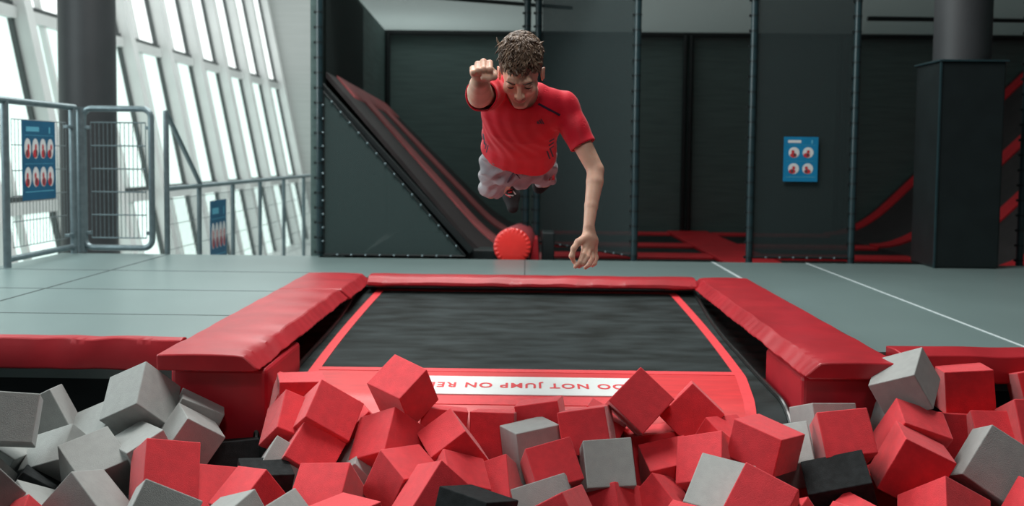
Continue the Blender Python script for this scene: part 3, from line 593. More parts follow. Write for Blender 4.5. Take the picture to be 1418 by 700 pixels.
LAB = {
 'b1': 'large grey foam block at the far left under the red pit-edge pad',
 'b2': 'narrow grey foam block tilted between the far-left block and the black pit wall',
 'b3': 'topmost grey foam block leaning against the left pads, its brown-shaded side facing right',
 'b4': 'flat grey foam block against the front of the left red box',
 'b5': 'grey foam block in shadow just below the flat one at the left red box',
 'b6': 'pale grey foam block wedged behind and left of the topmost left block',
 'b7': 'pale grey foam block sloping down to the left over the small black block',
 'b8': 'broad grey foam block in the middle of the left grey pile',
 'b9': 'grey foam block at the bottom left with a brown right side',
 'b10': 'small black foam block half buried in the left grey pile',
 'b11': 'grey foam block lying under the small black block at the left',
 'b12a': 'grey foam block cut off by the left picture edge, behind the red corner block',
 'b12b': 'grey foam block edge at the left picture edge, middle of three',
 'b12c': 'grey foam block edge at the left picture edge, uppermost of three',
 'b13': 'red foam block in the bottom left corner',
 'b14': 'upright red foam block among the grey ones at the left',
 'b15': 'pale grey foam block tucked behind the upright red block at the left',
 'b16': 'dark red foam block deep between the upright red block and its right neighbour',
 'b17': 'red foam block sloping down left, in front of the glossy black blocks',
 'b18': 'grey foam block at the bottom edge in front of the upright red block',
 'b19': 'grey foam block at the bottom edge, second grey one right of the upright red block',
 'b20': 'pale grey corner of a foam block at the bottom edge before the wide red block',
 'b21': 'front one of the two black foam blocks beside the left red box',
 'b22': 'rear black foam block at the foot of the left red box',
 'b23': 'upper block of the tilted red pair stacked near the left box',
 'b24': 'lower block of the tilted red pair stacked near the left box',
 'b25': 'wide red foam block with flat top, below the tilted red pair',
 'b26': 'red foam block at the bottom edge below the wide flat-topped one',
 'b27': 'red foam block leaning left of the tilted red pair',
 'b28': 'tall pink-topped red foam block behind, nearest the left box',
 'b29': 'red foam block top showing behind the tilted pair, against the trampoline end',
 'b30': 'pale grey foam sliver below the left leaning red block',
 'b31': 'pale grey foam sliver right of the tilted red pair',
 'b32': 'small bit of red foam block behind the tilted pair at its right',
 'b33': 'big red foam block with a shaded right side, right of the tilted pair',
 'b34': 'red foam block with an orange-red top beneath the big shaded one',
 'b35': 'long red foam block rising from the bottom edge left of the black one',
 'b36': 'highest red foam block, standing on a corner over the left end of the white strip',
 'b37': 'red foam block lying behind, just right below the corner-standing block',
 'b38': 'flat red foam block against the red trampoline end, at the middle',
 'b39': 'pale grey foam block with a light top in the middle of the pit',
 'b40': 'low red foam block behind the middle pale grey one, under the white strip',
 'b41': 'square red foam block facing front, left of the big diamond-shaped one',
 'b42': 'small red triangle of a foam block peeking up behind the square one',
 'b43': 'large diamond-shaped red foam block covering the right end of the white strip',
 'b44': 'second diamond-shaped red foam block, right of the large one',
 'b45': 'red foam block in shade below the large diamond-shaped one',
 'b46': 'red foam block with tilted top, left neighbour of the bright square-faced one',
 'b47': 'bright red square-faced foam block behind the pale grey slanted one',
 'b48': 'red foam block with peaked left side, behind the bright square-faced one',
 'b49': 'large red foam block with a dark right side, at the right trampoline corner',
 'b50': 'pale grey slanted foam block near the bottom, right of centre',
 'b51': 'red foam block leaning over the slanted pale grey one',
 'b52': 'red foam block at the bottom edge left of the big black one',
 'b53': 'red foam block at the bottom edge overlapping the front of the big black one',
 'b54': 'small red foam block at the bottom edge, left of the one under the black block',
 'b55': 'big black foam block at the lower right',
 'b56': 'pale grey foam block peeking out left of the big black one',
 'b57': 'grey foam block at the foot of the right red box',
 'b58': 'square red foam block in front of the right red box',
 'b59': 'big grey foam block resting high at the right, over the right red box corner',
 'b60': 'grey foam block standing below the big high grey one',
 'b61': 'red foam block right below the high grey one, partly behind the large shaded one',
 'b62': 'large red foam block with a deep shaded front, right of the big black one',
 'b63': 'square red foam block under the red pit-edge pad at the right',
 'b64': 'red foam block at the right picture edge, the uppermost there',
 'b65': 'red foam block at the right picture edge below the uppermost one',
 'b66': 'red foam block behind the dark-sided grey one at the right',
 'b67': 'shaded red foam block deep between its two red neighbours at the right',
 'b68': 'grey foam block with a very dark front at the right',
 'b69': 'red foam block at the bottom edge before the large shaded one at the right',
 'b70': 'red foam block in the bottom right corner',
 'b71': 'black foam block at the bottom edge near the middle',
 'b72': 'red foam block behind the bottom black one, sloping to the right',
 'b73': 'small red wedge-like foam block between the middle grey blocks',
 'b74': 'red foam block standing on an edge left of the middle pale grey one',
 'b75': 'tilted red foam block between the two pale grey ones at the middle',
 'b76': 'pale grey foam block at the bottom edge in the middle',
 'b77': 'pale grey square-faced foam block right of the tilted red one',
 'b78': 'red foam block with a ridge at the bottom, below the square-faced grey one',
 'b79': 'red foam block with a peaked corner at the bottom, right of the ridged one',
 'b80': 'red foam block lying lowest at the bottom edge, below the peaked one',
 'b81': 'red foam tip at the bottom edge beside the slanted pale grey block',
 'b82': 'small dark red foam block behind the bottom middle pale grey one',
 'f0': 'dark red foam block deep in the gap below the large shaded one at the right',
 'f1': 'dark red foam block deep in the gap under the big black block',
}
FILL = []
def foam_mesh(name, d, mt, seed):
    r = np.random.RandomState(seed); g = MB(); x, y, z = d[0]/2, d[1]/2, d[2]/2
    g.box(-x, x, -y, y, -z, z); me = bpy.data.meshes.new(name); me.from_pydata(g.v, [], g.f); me.materials.append(mt)
    for v in me.vertices: v.co += Vector(r.uniform(-.0018, .0018, 3))
    me.update(); return me

def foam_block(nm, col, c, d, q, label):
    mt = {'red': FOAM_R, 'grey': FOAM_G, 'black': FOAM_K}[col]
    me = foam_mesh('foam_block', d, mt, abs(hash_(nm)))
    o = bpy.data.objects.new('foam_block', me); COL.objects.link(o); o.location = c; o.rotation_mode = 'QUATERNION'; o.rotation_quaternion = q
    b = o.modifiers.new('bevel', 'BEVEL'); b.width = .0035; b.segments = 2
    tag(o, label, 'foam block', 'foam blocks in the pit'); return o
def hash_(s): return sum((i+1)*ord(c) for i, c in enumerate(s)) % 9973
for nm, col, c, d, q in BLOCKS: foam_block(nm, col, c, d, q, LAB.get(nm, col+' foam block '+nm))
# ------------------------------------------------------------------ light
w = bpy.data.worlds.new('world'); scene.world = w; w.use_nodes = True
bg = w.node_tree.nodes['Background']; bg.inputs[0].default_value = (.80, .93, .95, 1); bg.inputs[1].default_value = .07
def area(name, loc, rot, sx, sy, e, col=(1,1,1)):
    l = bpy.data.lights.new(name, 'AREA'); l.shape = 'RECTANGLE'; l.size = sx; l.size_y = sy; l.energy = e; l.color = col
    o = bpy.data.objects.new(name, l); COL.objects.link(o); o.location = loc; o.rotation_euler = rot; return o
area('unseen_lamp', (-.6, 4.7, 6.2), (0,0,0), 3.0, 2.4, 430, (1,.98,.95))
area('window_daylight', (-6.4, 4.6, 3.0), (0, math.radians(-80), 0), 4.0, 6.0, 390, (.88,1,1))
area('unseen_lamp', (-1.5, 12.0, 3.9), (math.radians(25),0,0), 1.2, .8, 60, (.96,1,.98))  # added low lamp, out of view, lifts the left of the back wall
area('unseen_lamp', (-1.2, 10.4, 7.6), (0,0,0), 4, 3, 420, (.96,1,.98))  # added above the roof net so the back wall is lighter at left
area('unseen_lamp', (-3.5, 18.5, 7.8), (0,0,0), 5, 12, 750, (.95,1,.99))  # added out of view to brighten the far wall and window fins
l = bpy.data.lights.new('fill_spot', 'SPOT'); l.energy = 380; l.spot_size = math.radians(34); l.spot_blend = 1; l.shadow_soft_size = .6; l.color = (1,.97,.93)  # added frontal spot, unseen, brightens the jumper and the middle of the pit
o = bpy.data.objects.new('fill_spot', l); COL.objects.link(o); o.location = (.2, -1.6, 4.6)
o.rotation_euler = (Vector((.05, 3.4, .6))-o.location).to_track_quat('-Z', 'Y').to_euler()
scene.view_settings.view_transform = 'Standard'; scene.view_settings.look = 'None'; scene.view_settings.gamma = 1
scene.view_settings.use_curve_mapping = False; scene.view_settings.exposure = 0
# ------------------------------------------------------------------ the jumper: one skin surface, clothes as shells
def V3(*a): return np.array(a, float)
def nv(v): return np.array([v[0], v[1], v[2]], float)
def smin(a, b, k):
    h = np.clip(.5+.5*(b-a)/k, 0, 1); return b+(a-b)*h-k*h*(1-h)
def smax(a, b, k): return -smin(-a, -b, k)
def cap(p, a, b, ra, rb):
    a = nv(a); b = nv(b); ab = b-a; t = np.clip(((p-a)@ab)/(ab@ab), 0, 1)
    return np.linalg.norm(p-a-t[:, None]*ab, axis=1)-(ra+(rb-ra)*t)
def chain(p, pts, rs_, k=.01):
    d = None
    for i in range(len(pts)-1):
        e = cap(p, pts[i], pts[i+1], rs_[i], rs_[i+1]); d = e if d is None else smin(d, e, k)
    return d
def ell(p, c, r):
    q = (p-nv(c))/nv(r); l = np.linalg.norm(q, axis=1); g = np.linalg.norm(q/nv(r), axis=1)+1e-9
    return l*(l-1)/g
def surf(fn, lo, hi, h, band=8):
    """mesh of fn = 0 by surface nets, evaluated only in blocks near the surface"""
    lo = np.array(lo, float); hi = np.array(hi, float); B_ = band
    nb = np.ceil((hi-lo)/(h*B_)).astype(int); N = nb*B_+1
    ax = [lo[i]+(np.arange(nb[i])+.5)*h*B_ for i in range(3)]
    cc = np.stack(np.meshgrid(*ax, indexing='ij'), -1).reshape(-1, 3); dc = fn(cc)
    G = np.repeat(np.repeat(np.repeat(dc.reshape(nb), B_, 0), B_, 1), B_, 2).astype(np.float32)
    G = np.pad(G, ((0,1),(0,1),(0,1)), mode='edge')
    idx = np.argwhere(np.abs(dc.reshape(nb)) < h*B_*1.35)
    loc = np.stack(np.meshgrid(*[np.arange(B_+1)]*3, indexing='ij'), -1).reshape(-1, 3)
    for s in range(0, len(idx), 400):
        ib = idx[s:s+400]; ii = (ib[:, None, :]*B_+loc[None]).reshape(-1, 3)
        G[ii[:,0], ii[:,1], ii[:,2]] = fn(lo+ii*h)
    S = G < 0
    c8 = [S[i:N[0]-1+i, j:N[1]-1+j, k:N[2]-1+k] for i in (0,1) for j in (0,1) for k in (0,1)]
    cnt = sum(c.astype(np.int8) for c in c8); cells = np.argwhere((cnt > 0) & (cnt < 8))
    vid = -np.ones(N-1, np.int64); vid[cells[:,0], cells[:,1], cells[:,2]] = np.arange(len(cells))
    acc = np.zeros((len(cells), 3)); num = np.zeros(len(cells))
    off = [(i,j,k) for i in (0,1) for j in (0,1) for k in (0,1)]
    for a in off:
        for d in range(3):
            if a[d] == 0:
                b = list(a); b[d] = 1
                va = G[cells[:,0]+a[0], cells[:,1]+a[1], cells[:,2]+a[2]]; vb = G[cells[:,0]+b[0], cells[:,1]+b[1], cells[:,2]+b[2]]
                mk = (va < 0) != (vb < 0); t = np.where(mk, va/np.where(mk, va-vb, 1), 0)
                pos = np.array(a, float)[None].repeat(len(cells), 0); pos[:, d] += t
                acc += pos*mk[:, None]; num += mk
    verts = lo+(cells+acc/num[:, None])*h; faces = []
    for d in range(3):
        e1, e2 = [(1,2),(2,0),(0,1)][d]; sl0 = [slice(None)]*3; sl1 = [slice(None)]*3; sl0[d] = slice(0, N[d]-1); sl1[d] = slice(1, N[d])
        A = S[tuple(sl0)]; Bq = S[tuple(sl1)]; ed = np.argwhere(A != Bq)
        ok = (ed[:, e1] > 0) & (ed[:, e2] > 0) & (ed[:, e1] < N[e1]-1) & (ed[:, e2] < N[e2]-1); ed = ed[ok]
        fl = A[ed[:,0], ed[:,1], ed[:,2]]
        q = []
        for u, v in ((-1,-1),(0,-1),(0,0),(-1,0)):
            c = ed.copy(); c[:, e1] += u; c[:, e2] += v; q.append(vid[c[:,0], c[:,1], c[:,2]])
        q = np.stack(q, 1); q[~fl] = q[~fl][:, ::-1]; faces.append(q)
    return verts, np.concatenate(faces)
def np_mesh(name, verts, faces, mats, parent=None, org=(0,0,0), mi=None):
    me = bpy.data.meshes.new(name); verts = verts-np.array(org)
    me.vertices.add(len(verts)); me.vertices.foreach_set('co', verts.astype(np.float32).ravel())
    me.loops.add(len(faces)*4); me.loops.foreach_set('vertex_index', faces.astype(np.int32).ravel())
    me.polygons.add(len(faces)); me.polygons.foreach_set('loop_start', np.arange(0, len(faces)*4, 4, dtype=np.int32))
    me.polygons.foreach_set('loop_total', np.full(len(faces), 4, dtype=np.int32))
    for mt in mats: me.materials.append(mt)
    if mi is not None: me.polygons.foreach_set('material_index', mi.astype(np.int32))
    me.polygons.foreach_set('use_smooth', np.ones(len(faces), bool)); me.update(calc_edges=True); me.validate()
    o = bpy.data.objects.new(name, me); COL.objects.link(o)
    if parent: o.parent = parent
    return o
SKIN = mat('skin', (.72, .435, .320), .5, .06, 25, .06, 400, .4)
for m_ in (SKIN,):
    b_ = m_.node_tree.nodes['Principled BSDF']; b_.inputs['Subsurface Weight'].default_value = .25
    b_.inputs['Subsurface Radius'].default_value = (1, .35, .2); b_.inputs['Subsurface Scale'].default_value = .012
LIPS = mat('lips', (.50, .18, .15), .45); NAIL = mat('nail', (.66, .40, .32), .3)
SHIRT = mat('red_jersey', (.66, .010, .030), .62, .05, 18, .12, 260, .3, sheen=.15)
SHORT = mat('grey_marl', (.25, .25, .27), .85, 0, 1, .2, 300, .2, sheen=.2, col2=(.42, .42, .44), stretch=(1.5, 1.5, 9), detail=8)
DARKP = mat('dark_print', (.025, .018, .045), .5); SOCK = mat('black_sock', (.012, .012, .014), .8, .1, 60, .2, 400)
HAIR = mat('brown_hair', (.060, .036, .024), .55, 0, 70, 0, 1, .35, col2=(.23, .155, .105), stretch=(1,1,.4), detail=2)
HAIR_S = mat('short_side_hair', (.13, .09, .066), .7, .2, 160, .5, 300)
BROW = mat('brow_hair', (.05, .028, .02), .7)
# --- head frame
HC = nv(P(721.2, 94.5, 3.30))
def rotm(ax, a):
    return np.array(Matrix.Rotation(a, 3, ax))
HR = rotm('Z', math.radians(-2.5)) @ rotm('Y', math.radians(1)) @ rotm('X', math.radians(47))   # nods forward, leans a little
def hl(p): return (p-HC) @ HR              # world -> head
def hw(q): return Vector(HC + HR @ np.array(q, float))
def head(p):
    q = hl(p); s = q.copy(); s[:,0] = np.abs(s[:,0])
    d = ell(q, (0,.011,.031), (.0725,.090,.080))
    d = smin(d, ell(q, (0,-.028,-.030), (.0545,.064,.078)), .03)
    d = smin(d, cap(s, (.044,-.010,-.062), (.012,-.070,-.103), .013, .013), .028)          # jaw line
    d = smin(d, ell(q, (0,-.076,-.101), (.017,.013,.013)), .022)                             # chin
    d = smin(d, cap(s, (.006,-.090,.014), (.040,-.082,.017), .007, .005), .016)               # brow ridge
    d = smax(d, -ell(s, (.031,-.108,-.004), (.019,.020,.012)), .012)                         # eye socket
    d = smin(d, ell(s, (.031,-.0805,-.005), (.0145,.0125,.0115)), .004)                      # closed-looking lid
    d = smin(d, ell(s, (.041,-.066,-.034), (.017,.018,.017)), .022)                          # cheek bone
    d = smin(d, cap(q, (0,-.091,.000), (0,-.109,-.036), .0065, .0095), .010)                 # nose
    d = smin(d, ell(q, (0,-.110,-.040), (.0115,.0095,.0085)), .006)
    d = smin(d, ell(s, (.0125,-.098,-.043), (.0070,.0085,.0070)), .006)
    d = smax(d, -ell(s, (.0062,-.105,-.0495), (.0032,.004,.004)), .003)                      # nostril
    d = smin(d, cap(s, (0,-.0925,-.0665), (.019,-.0825,-.0695), .0048, .0028), .005)         # upper lip
    d = smin(d, cap(s, (0,-.0905,-.0765), (.015,-.0830,-.0750), .0056, .0030), .005)         # lower lip
    d = smax(d, -cap(s, (0,-.0985,-.0712), (.020,-.0865,-.0718), .0012, .0010), .003)        # mouth slit
    d = smin(d, ell(s, (.0755,.004,-.030), (.0060,.016,.029)) , .006)                        # ear
    d = smin(d, cap(s, (.082,.014,-.008), (.080,.008,-.050), .0042, .0036), .005)
    d = smax(d, -ell(s, (.084,.000,-.028), (.0045,.0075,.012)), .004)
    return d
# --- skeleton
SR = P(683, 124, 3.50); SL = P(780, 148, 3.56); NK = P(724, 132, 3.47); CH = P(727, 160, 3.62); WA = P(718, 202, 3.86); PE = P(717, 228, 4.00)
ER = P(664, 133, 3.26); WR = P(664.5, 112, 3.05)
EL = P(824.5, 235, 3.52); WL = P(815.5, 312, 3.44)
HPR = P(693, 222, 4.00); HPL = P(743, 222, 4.00); KR = P(680, 261, 4.25); KL = P(754, 244, 4.30); AR = P(706, 250, 4.76); AL = P(752, 247, 4.85)
TR = P(710, 287, 4.70); TL = P(746, 260, 4.86)
def torso_frame():
    t = nv(PE-NK); L = np.linalg.norm(t); t = t/L; l = nv(SL-SR); l -= t*(l@t); l /= np.linalg.norm(l); n = np.cross(t, l); return nv(NK), t, l, n, L
T0, Tt, Tl, Tn, TL_ = torso_frame()
def torso(p, grow=0, wide=None, deep=None):
    q = p-T0; s = (q@Tt)/TL_; x = q@Tl; y = q@Tn
    a = np.interp(s, [-.05, .05, .18, .35, .6, .8, 1.0, 1.1], wide or [.055, .120, .158, .152, .132, .128, .145, .140])+grow
    b = np.interp(s, [-.05, .1, .3, .6, .8, 1.0, 1.1], deep or [.055, .080, .100, .090, .085, .095, .085])+grow
    d = (np.sqrt((x/a)**2+(y/b)**2)-1)*np.minimum(a, b)
    e = (np.abs(s-.5)-.55)*TL_-grow
    return smax(d, e, .04), s, x, y
def lerp(a, b, t): return a+(b-a)*t
# hands ---------------------------------------------------------------
cx_ray = lambda px, py, D: P(px, py, D)
# fist (image left): fingers curl towards the camera and down, thumb across below
fist = []
for i, (x, y0, y1) in enumerate(((654.6, 93.5, 104.5), (661.6, 87.5, 103.5), (669.6, 84.3, 103.0), (678.2, 86.0, 102.5))):
    k1 = P(x+(.3*(i-1.5)), y0+4, 3.045); k2 = P(x, y0+1.2, 2.985); k3 = P(x+.3, lerp(y0, y1, .62), 2.955); k4 = P(x+.4, y1-2.5, 2.965); k5 = P(x+.6, y1-3.5, 3.01)
    r = (.0088, .0094, .0100, .0098)[i]
    fist.append(([k1, k2, k3, k4, k5], [r*1.1, r*1.03, r*.98, r*.93, r*.85]))
thumb_r = ([P(684, 101, 3.03), P(683.5, 106.0, 2.985), P(677, 108.2, 2.962), P(669.2, 107.6, 2.958)], [.0125, .0115, .0102, .0092])
palm_r = ([P(659, 100, 3.02), P(667, 99, 3.02), P(677, 99.5, 3.02)], [.020, .024, .021])
# relaxed hand (image right): from the zoomed photo
def Z(x, y, D): return P(770+x/7.0, 280+y/7.0, D)
palm_l = [([Z(318,275,3.44), Z(300,350,3.43), Z(285,430,3.415)], [.0185, .0200, .0165]), ([Z(318,275,3.44), Z(330,360,3.44), Z(330,450,3.43)], [.0185, .0210, .0165]), ([Z(322,280,3.445), Z(355,370,3.455), Z(365,470,3.455)], [.0180, .0190, .0150])]
fing_l = [([Z(285,430,3.415), Z(265,505,3.385), Z(235,575,3.375), Z(188,622,3.385)], [.0135, .0112, .0096, .0078]),
          ([Z(315,450,3.42), Z(300,530,3.385), Z(265,590,3.375), Z(222,622,3.395)], [.0125, .0108, .0092, .0075]),
          ([Z(345,460,3.44), Z(352,540,3.415), Z(325,600,3.405), Z(285,630,3.415)], [.0120, .0102, .0088, .0074]),
          ([Z(368,470,3.455), Z(388,535,3.445), Z(375,590,3.435), Z(352,612,3.435)], [.0110, .0092, .0080, .0066])]
thumb_l = ([Z(290,340,3.42), Z(215,385,3.395), Z(172,445,3.38), Z(152,520,3.375), Z(172,575,3.385)], [.0165, .0125, .0102, .0095, .0072])
def body(p):
    d, _, _, _ = torso(p, -.012)
    d = smin(d, cap(p, nv(P(724,150,3.56)), nv(hw((0,.028,-.055))), .058, .052), .03)
    d = smin(d, head(p), .012)
    d = smin(d, chain(p, [lerp(NK, SR, .35), SR, lerp(SR, ER, .55), ER, lerp(ER, WR, .3), lerp(ER, WR, .75), WR, P(665,104,3.03)], [.055, .053, .045, .040, .0415, .034, .027, .024], .006), .02)
    h = chain(p, *palm_r, k=.012)
    for pts, rr_ in fist: h = smin(h, chain(p, pts, rr_, .004), .0035)
    h = smin(h, chain(p, *thumb_r, k=.006), .0035)
    d = smin(d, h, .012)
    d = smin(d, chain(p, [lerp(NK, SL, .35), SL, lerp(SL, EL, .5), EL, lerp(EL, WL, .22)+Vector((.003,0,0)), lerp(EL, WL, .65), WL], [.055, .052, .038, .0315, .0318, .0245, .0205], .006), .02)
    h = None
    for pts, rr_ in palm_l: e = chain(p, pts, rr_, .012); h = e if h is None else smin(h, e, .012)
    for pts, rr_ in fing_l: h = smin(h, chain(p, pts, rr_, .003), .0035)
    h = smin(h, chain(p, *thumb_l, k=.008), .008)
    d = smin(d, h, .010)
    for hp, kn, an, to in ((HPR, KR, AR, TR), (HPL, KL, AL, TL)):
        d = smin(d, chain(p, [hp, kn], [.070, .040], .03), .04)
        d = smin(d, chain(p, [kn, lerp(kn, an, .3), an], [.040, .042, .034], .03), .02)
        d = smin(d, chain(p, [an+Vector((0,.03,.0)), lerp(an, to, .55), to], [.034, .037, .024], .02), .02)
    return d
pv, pf = surf(body, (-.50, 2.93, -.25), (.42, 5.15, 1.50), .0034)
ql = (pv-HC) @ HR
lip = ((np.abs(ql[:,0]) < .0215) & (ql[:,1] < -.078) & (ql[:,2] < -.0625) & (ql[:,2] > -.0835) & (np.abs(ql[:,2]+.0725)+np.abs(ql[:,0])*.35 < .0108))
fmid = lip[pf].sum(1) > 2
person = np_mesh('person', pv, pf, [SKIN, LIPS], mi=fmid.astype(int))
tag(person, 'person diving through the air in a red t-shirt and grey shorts, one fist raised', 'person')
# --- t-shirt -----------------------------------------------------------
def wr(p, f, a, dr, ph=0): return a*np.sin(p@nv(dr)*f+ph)
def shirt_solid(p):
    d, s, x, y = torso(p, .006, wide=[.060, .120, .152, .147, .142, .152, .166, .170], deep=[.055, .082, .104, .098, .100, .110, .112])
    sl = chain(p, [lerp(NK, SR, .4), SR, lerp(SR, ER, .5), lerp(SR, ER, .93)], [.058, .062, .058, .058], .03)
    d = smin(d, sl, .03)
    s2 = chain(p, [lerp(NK, SL, .4), SL, lerp(SL, EL, .35), lerp(SL, EL, .62)], [.055, .055, .049, .051], .03)
    d = smin(d, s2, .028)
    w = (p-T0)
    wq = np.sin(x*9+s*4)*2+np.sin(s*7-x*6)*1.5
    fold = .0022*np.sin(x*48+s*16+wq)*np.clip(s*1.4-.2, 0, 1)+.0030*np.sin((x*.8-s*.36)*36+1.2+wq*.8)*np.clip(.95-s, 0, 1)*np.clip(s*3, 0, 1)+.0022*np.sin((x+s*.55)*52+wq)*np.clip(s-.3, 0, 1)
    fold = fold+.0010*np.sin(x*120-s*25+3*np.sin(s*9))
    return d-fold, s
def shirt(p):
    d, s = shirt_solid(p); th = .0055
    sh = smax(d, -(d+th*1.0), .001)
    q = hl(p)
    neck = cap(p, nv(P(724,144,3.52)), nv(hw((0,.02,-.10))), .056, .058)        # neck opening
    sh = smax(sh, -neck, .003)
    a = nv(lerp(SR, ER, .90)); n = nv(ER-SR); n /= np.linalg.norm(n); sh = smax(sh, (p-a)@n - 10*np.clip((p-nv(SR))@nv(SL-SR)-.0, 0, 9), .003)
    a = nv(lerp(SL, EL, .62)); n = nv(EL-SL); n /= np.linalg.norm(n); near = cap(p, SL, EL, .0, .0)
    sh = smax(sh, np.where(near < .11, (p-a)@n, -1.), .003)
    hem = (s-.80-.07*np.clip(((p-T0)@Tl)/.14, -1, .6))*TL_; sh = smax(sh, np.where(near < .11, -1., hem+.012*np.sin(((p-T0)@Tl)*17+1)), .003)
    return sh
sv, sf = surf(shirt, (-.40, 3.08, .58), (.42, 4.30, 1.42), .0032)
tshirt = np_mesh('t_shirt', sv, sf, [SHIRT], person)
# --- shorts --------------------------------------------------------------
def shorts(p):
    q = p-T0; s = (q@Tt)/TL_; x = q@Tl; y = q@Tn
    d = (np.sqrt((x/.150)**2+(y/.100)**2)-1)*.100
    d = smax(d, (np.abs(s-.86)-.20)*TL_, .03)
    for hp, kn in ((HPR, KR), (HPL, KL)):
        e = lerp(hp, kn, 1.02); d = smin(d, chain(p, [hp, e], [.082, .055], .03), .02)
    d = d-(.0045*np.sin(x*70+s*30)+.004*np.sin(p[:,2]*95+x*30)+.002*np.sin(x*160+p[:,1]*60))
    sh = smax(d, -(d+.006), .001)
    sh = smax(sh, (.770+.07*np.clip(x/.14, -1, .6)-s)*TL_, .003)
    for hp, kn in ((HPR, KR), (HPL, KL)):
        n = nv(kn-hp); n /= np.linalg.norm(n); a = nv(lerp(hp, kn, 1.0))
        side = cap(p, hp, lerp(hp, kn, 1.3), 0, 0)
        sh = smax(sh, np.where(side < .15, (p-a)@n, -1.), .003)
    return sh
hv, hf = surf(shorts, (-.32, 3.55, .35), (.36, 4.75, 1.05), .0036)
shorts_o = np_mesh('shorts', hv, hf, [SHORT], person)
# --- socks -----------------------------------------------------------------
SOCKS = []
for an, to, kn in ((AR, TR, KR), (AL, TL, KL)):
    def sock(p):
        d = chain(p, [lerp(kn, an, .72), an], [.045, .041], .02)
        return smin(d, chain(p, [an+Vector((0,.03,.0)), lerp(an, to, .55), to], [.038, .041, .029], .02), .02)
    lo = np.minimum(nv(an), nv(to))-.16; hi = np.maximum(nv(an), nv(to))+.16
    v_, f_ = surf(sock, lo, hi, .005); so = np_mesh('sock', v_, f_, [SOCK], person); SOCKS.append(so)
# --- hair --------------------------------------------------------------------
def hairfn(p):
    q = hl(p); s = q.copy(); s[:,0] = np.abs(s[:,0])
    lift = .003+.007*np.clip((q[:,2]-.045)/.05, 0, 1)
    d = ell(q, (0,.012,.033), (.0745,.092,.082))-lift
    n_ = .0022*np.sin(q[:,0]*210+4*np.sin(q[:,1]*60))+.002*np.sin(q[:,1]*170+q[:,0]*90)
    d = d-n_
    fl = np.interp(s[:,0], [0, .03, .055, .075], [.034, .035, .028, .006])   # hairline height over the face
    front = fl-q[:,2]-np.clip((q[:,1]+.055)*1.3, 0, 1)
    d = smax(d, front, .004)
    d = smax(d, -.062-q[:,2], .004)
    side = (q[:,1] < .035) & (q[:,1] > -.2)
    d = np.where(side, smax(d, (-.004-q[:,2])+np.clip((q[:,1]+.012)*0, 0, 1), .003), d)
    return d
v_, f_ = surf(hairfn, HC-.16, HC+.17, .0028)
hq = (v_-HC) @ HR; fm = (hq[f_].mean(1)[:,2] < .052).astype(int)
hair = np_mesh('hair', v_, f_, [HAIR, HAIR_S], person, mi=fm)
g = MB(); rh = np.random.RandomState(4)
for i in range(1500):
    # tufts rooted over the crown, combed towards the forehead and up
    u = rh.uniform(-1, 1); v = rh.uniform(-1, 1)
    x = u*.066; y = .010+v*.084
    rad = 1-(x/.0745)**2-((y-.012)/.092)**2
    if rad <= .10: continue
    z = .033+.081*math.sqrt(rad)
    if z < .040 + .03*abs(u): continue
    n0 = np.array([x/.0745**2, (y-.012)/.092**2, (z-.033)/.081**2]); n0 /= np.linalg.norm(n0)
    r0 = np.array([x, y, z])+n0*.006
    sw = math.sin(x*75+y*40)*.6
    dr = np.array([sw*.5+rh.normal()*.35+u*.25, -.75+rh.normal()*.4, .0+rh.normal()*.2]); dr -= n0*(dr@n0)*.7; dr /= np.linalg.norm(dr)
    crown = max(0, v+.1)
    L = .022+rh.uniform(0, .014); lift = .15+rh.uniform(0, .28)+(.16*crown if rh.rand() < .3 else 0)
    if v > .25: dr = np.array([rh.normal()*.6+u*.5, .3+rh.normal()*.5, .2]); dr -= n0*(dr@n0); dr /= np.linalg.norm(dr); L *= .8; lift = .05+rh.uniform(0, .22)
    pts = [r0-n0*.004, r0+n0*L*.35*lift+dr*L*.3, r0+n0*L*.52*lift+dr*L*.68, r0+n0*L*(.42*lift)+dr*L*1.05]
    w0 = .0036+rh.uniform(0, .0020)
    g.tube([hw(q_) for q_ in pts], [w0, w0*.95, w0*.6, .0003], 5)
g.build('hair_tufts', HAIR, person, smooth=True)
for sg in (-1, 1):
    g = MB(); g.tube([hw((sg*x, y, z)) for x, y, z in ((.014,-.0970,.0125),(.024,-.0985,.0155),(.036,-.0925,.0158),(.047,-.0795,.0105))], [.0018,.0026,.0024,.0010], 8)
    g.build('eyebrow', BROW, person, smooth=True)
    g = MB(); g.tube([hw((sg*x, y, z)) for x, y, z in ((.0185,-.0890,-.0085),(.025,-.0925,-.0095),(.032,-.0930,-.0100),(.039,-.0900,-.0090),(.0445,-.084,-.0065))], [.0010,.0019,.0022,.0020,.0009], 8)
    g.build('eyelashes', BROW, person, smooth=True)
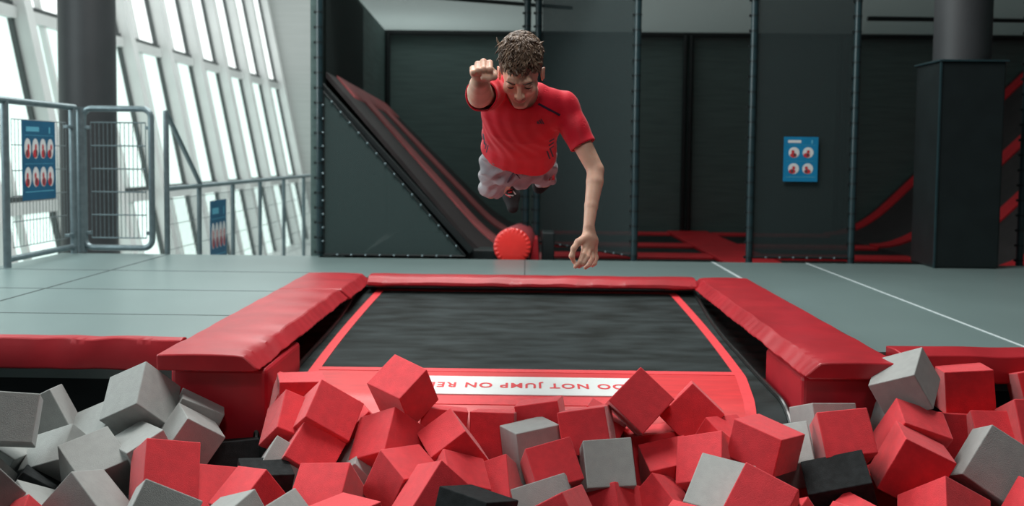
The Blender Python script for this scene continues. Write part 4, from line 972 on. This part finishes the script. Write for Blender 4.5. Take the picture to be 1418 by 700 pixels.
# --- prints on the clothes, laid on the cloth where the photo shows them ---------
from mathutils.bvhtree import BVHTree
def bvh(o): return BVHTree.FromPolygons([v.co.copy() for v in o.data.vertices], [tuple(p.vertices) for p in o.data.polygons])
def decal(name, tree, polys, mt, parent, lift=.0016, seg=5, org=None):
    """polys: quads in photo pixels; each is draped on the cloth behind it"""
    g = MB()
    for q in polys:
        q = [Vector((a[0], a[1])) for a in q]; W = []
        ok = True
        for j in range(seg+1):
            for i in range(seg+1):
                u, v = i/seg, j/seg; c = (q[0]*(1-u)+q[1]*u)*(1-v)+(q[3]*(1-u)+q[2]*u)*v
                d = (P(c.x, c.y, 1)-CAM).normalized(); h = tree.ray_cast(CAM, d, 8)
                if h[0] is None: ok = False; break
                nn = h[1] if h[1].dot(d) < 0 else -h[1]
                W.append(h[0]-d*lift)
            if not ok: break
        if not ok: continue
        s1 = seg+1; k = len(W); bk = [w_+(P(700,300,1)-CAM).normalized()*.0012 for w_ in W]
        fs = [(j*s1+i, j*s1+i+1, (j+1)*s1+i+1, (j+1)*s1+i) for j in range(seg) for i in range(seg)]
        g.add(W+bk, fs+[tuple(k+x for x in f[::-1]) for f in fs])
    return g.build(name, mt, parent, smooth=True) if g.v else None
tb = bvh(tshirt); sb_ = bvh(shorts_o)
def band(x0, y0, x1, y1, w):
    a = Vector((x0,y0)); b = Vector((x1,y1)); n = (b-a).normalized(); n = Vector((-n.y, n.x))*w/2
    return [tuple(a+n), tuple(b+n), tuple(b-n), tuple(a-n)]
decal('shoulder_piping', tb, [band(745.5,143.5,775.5,159.5,3.0)], DARKP, tshirt)
decal('chest_logo', tb, [[(743.0,168.4),(745.2,167.4),(748.2,171.6),(743.8,171.6)], [(745.9,166.8),(748.0,165.6),(751.4,171.6),(748.9,171.6)], [(748.7,165.2),(749.6,163.8),(754.0,171.6),(752.0,171.6)]], DARKP, tshirt, seg=3)
decal('side_stripe', tb, [band(757.5,209,761.5,220,2.2)], DARKP, tshirt, seg=3)
decal('side_stripe', tb, [band(761.5,205,766,217,2.2)], DARKP, tshirt, seg=3)
decal('side_stripe', tb, [band(760,201.5,767,197,2), band(760.5,196,767.5,192,2), band(761,206,767,202,1.8)], DARKP, tshirt, seg=3)
decal('side_stripe', tb, [band(668.5,155,667,170,2.4), band(667,170,668.5,185,2.4), band(668.5,185,671.5,200,2.4)], DARKP, tshirt, seg=4)
decal('side_stripe', tb, [band(671.5,206,674.0,196,1.4), band(673.2,211,676,201,1.4)], DARKP, tshirt, seg=3)
g = MB()
for a, b in (((711.5,238.5),(703,252)), ((712.5,238),(720,247))):
    pa = []
    for t in (0,.25,.5,.75,1):
        c = (a[0]+(b[0]-a[0])*t, a[1]+(b[1]-a[1])*t); d = (P(c[0], c[1], 1)-CAM).normalized(); h = sb_.ray_cast(CAM, d, 8)
        if h[0] is not None: pa.append(h[0]-d*.004)
    if len(pa) > 1: g.tube(pa, .0036 if a[0] < 712 else .0022, 8)
if g.v: g.build('drawstring', DARKP, shorts_o, smooth=True)
ts = bvh(SOCKS[0])
decal('sock_print', ts, [band(699.5,259,700.5,266,1.6), band(710.5,264,714,269,1.4), band(703,270,711,270.5,1.4)], WHITE, SOCKS[0], seg=3)
decal('sock_print', ts, [band(703.5,262.5,709.5,261.5,1.6), band(703.5,266.5,709,265.5,1.6), band(699.5,268.5,707,273,1.4)], STRIP, SOCKS[0], seg=3)
decal('red_patch', sb_, [[(755,250),(763,246),(767.5,240),(768,249)]], STRIP, shorts_o, seg=3)
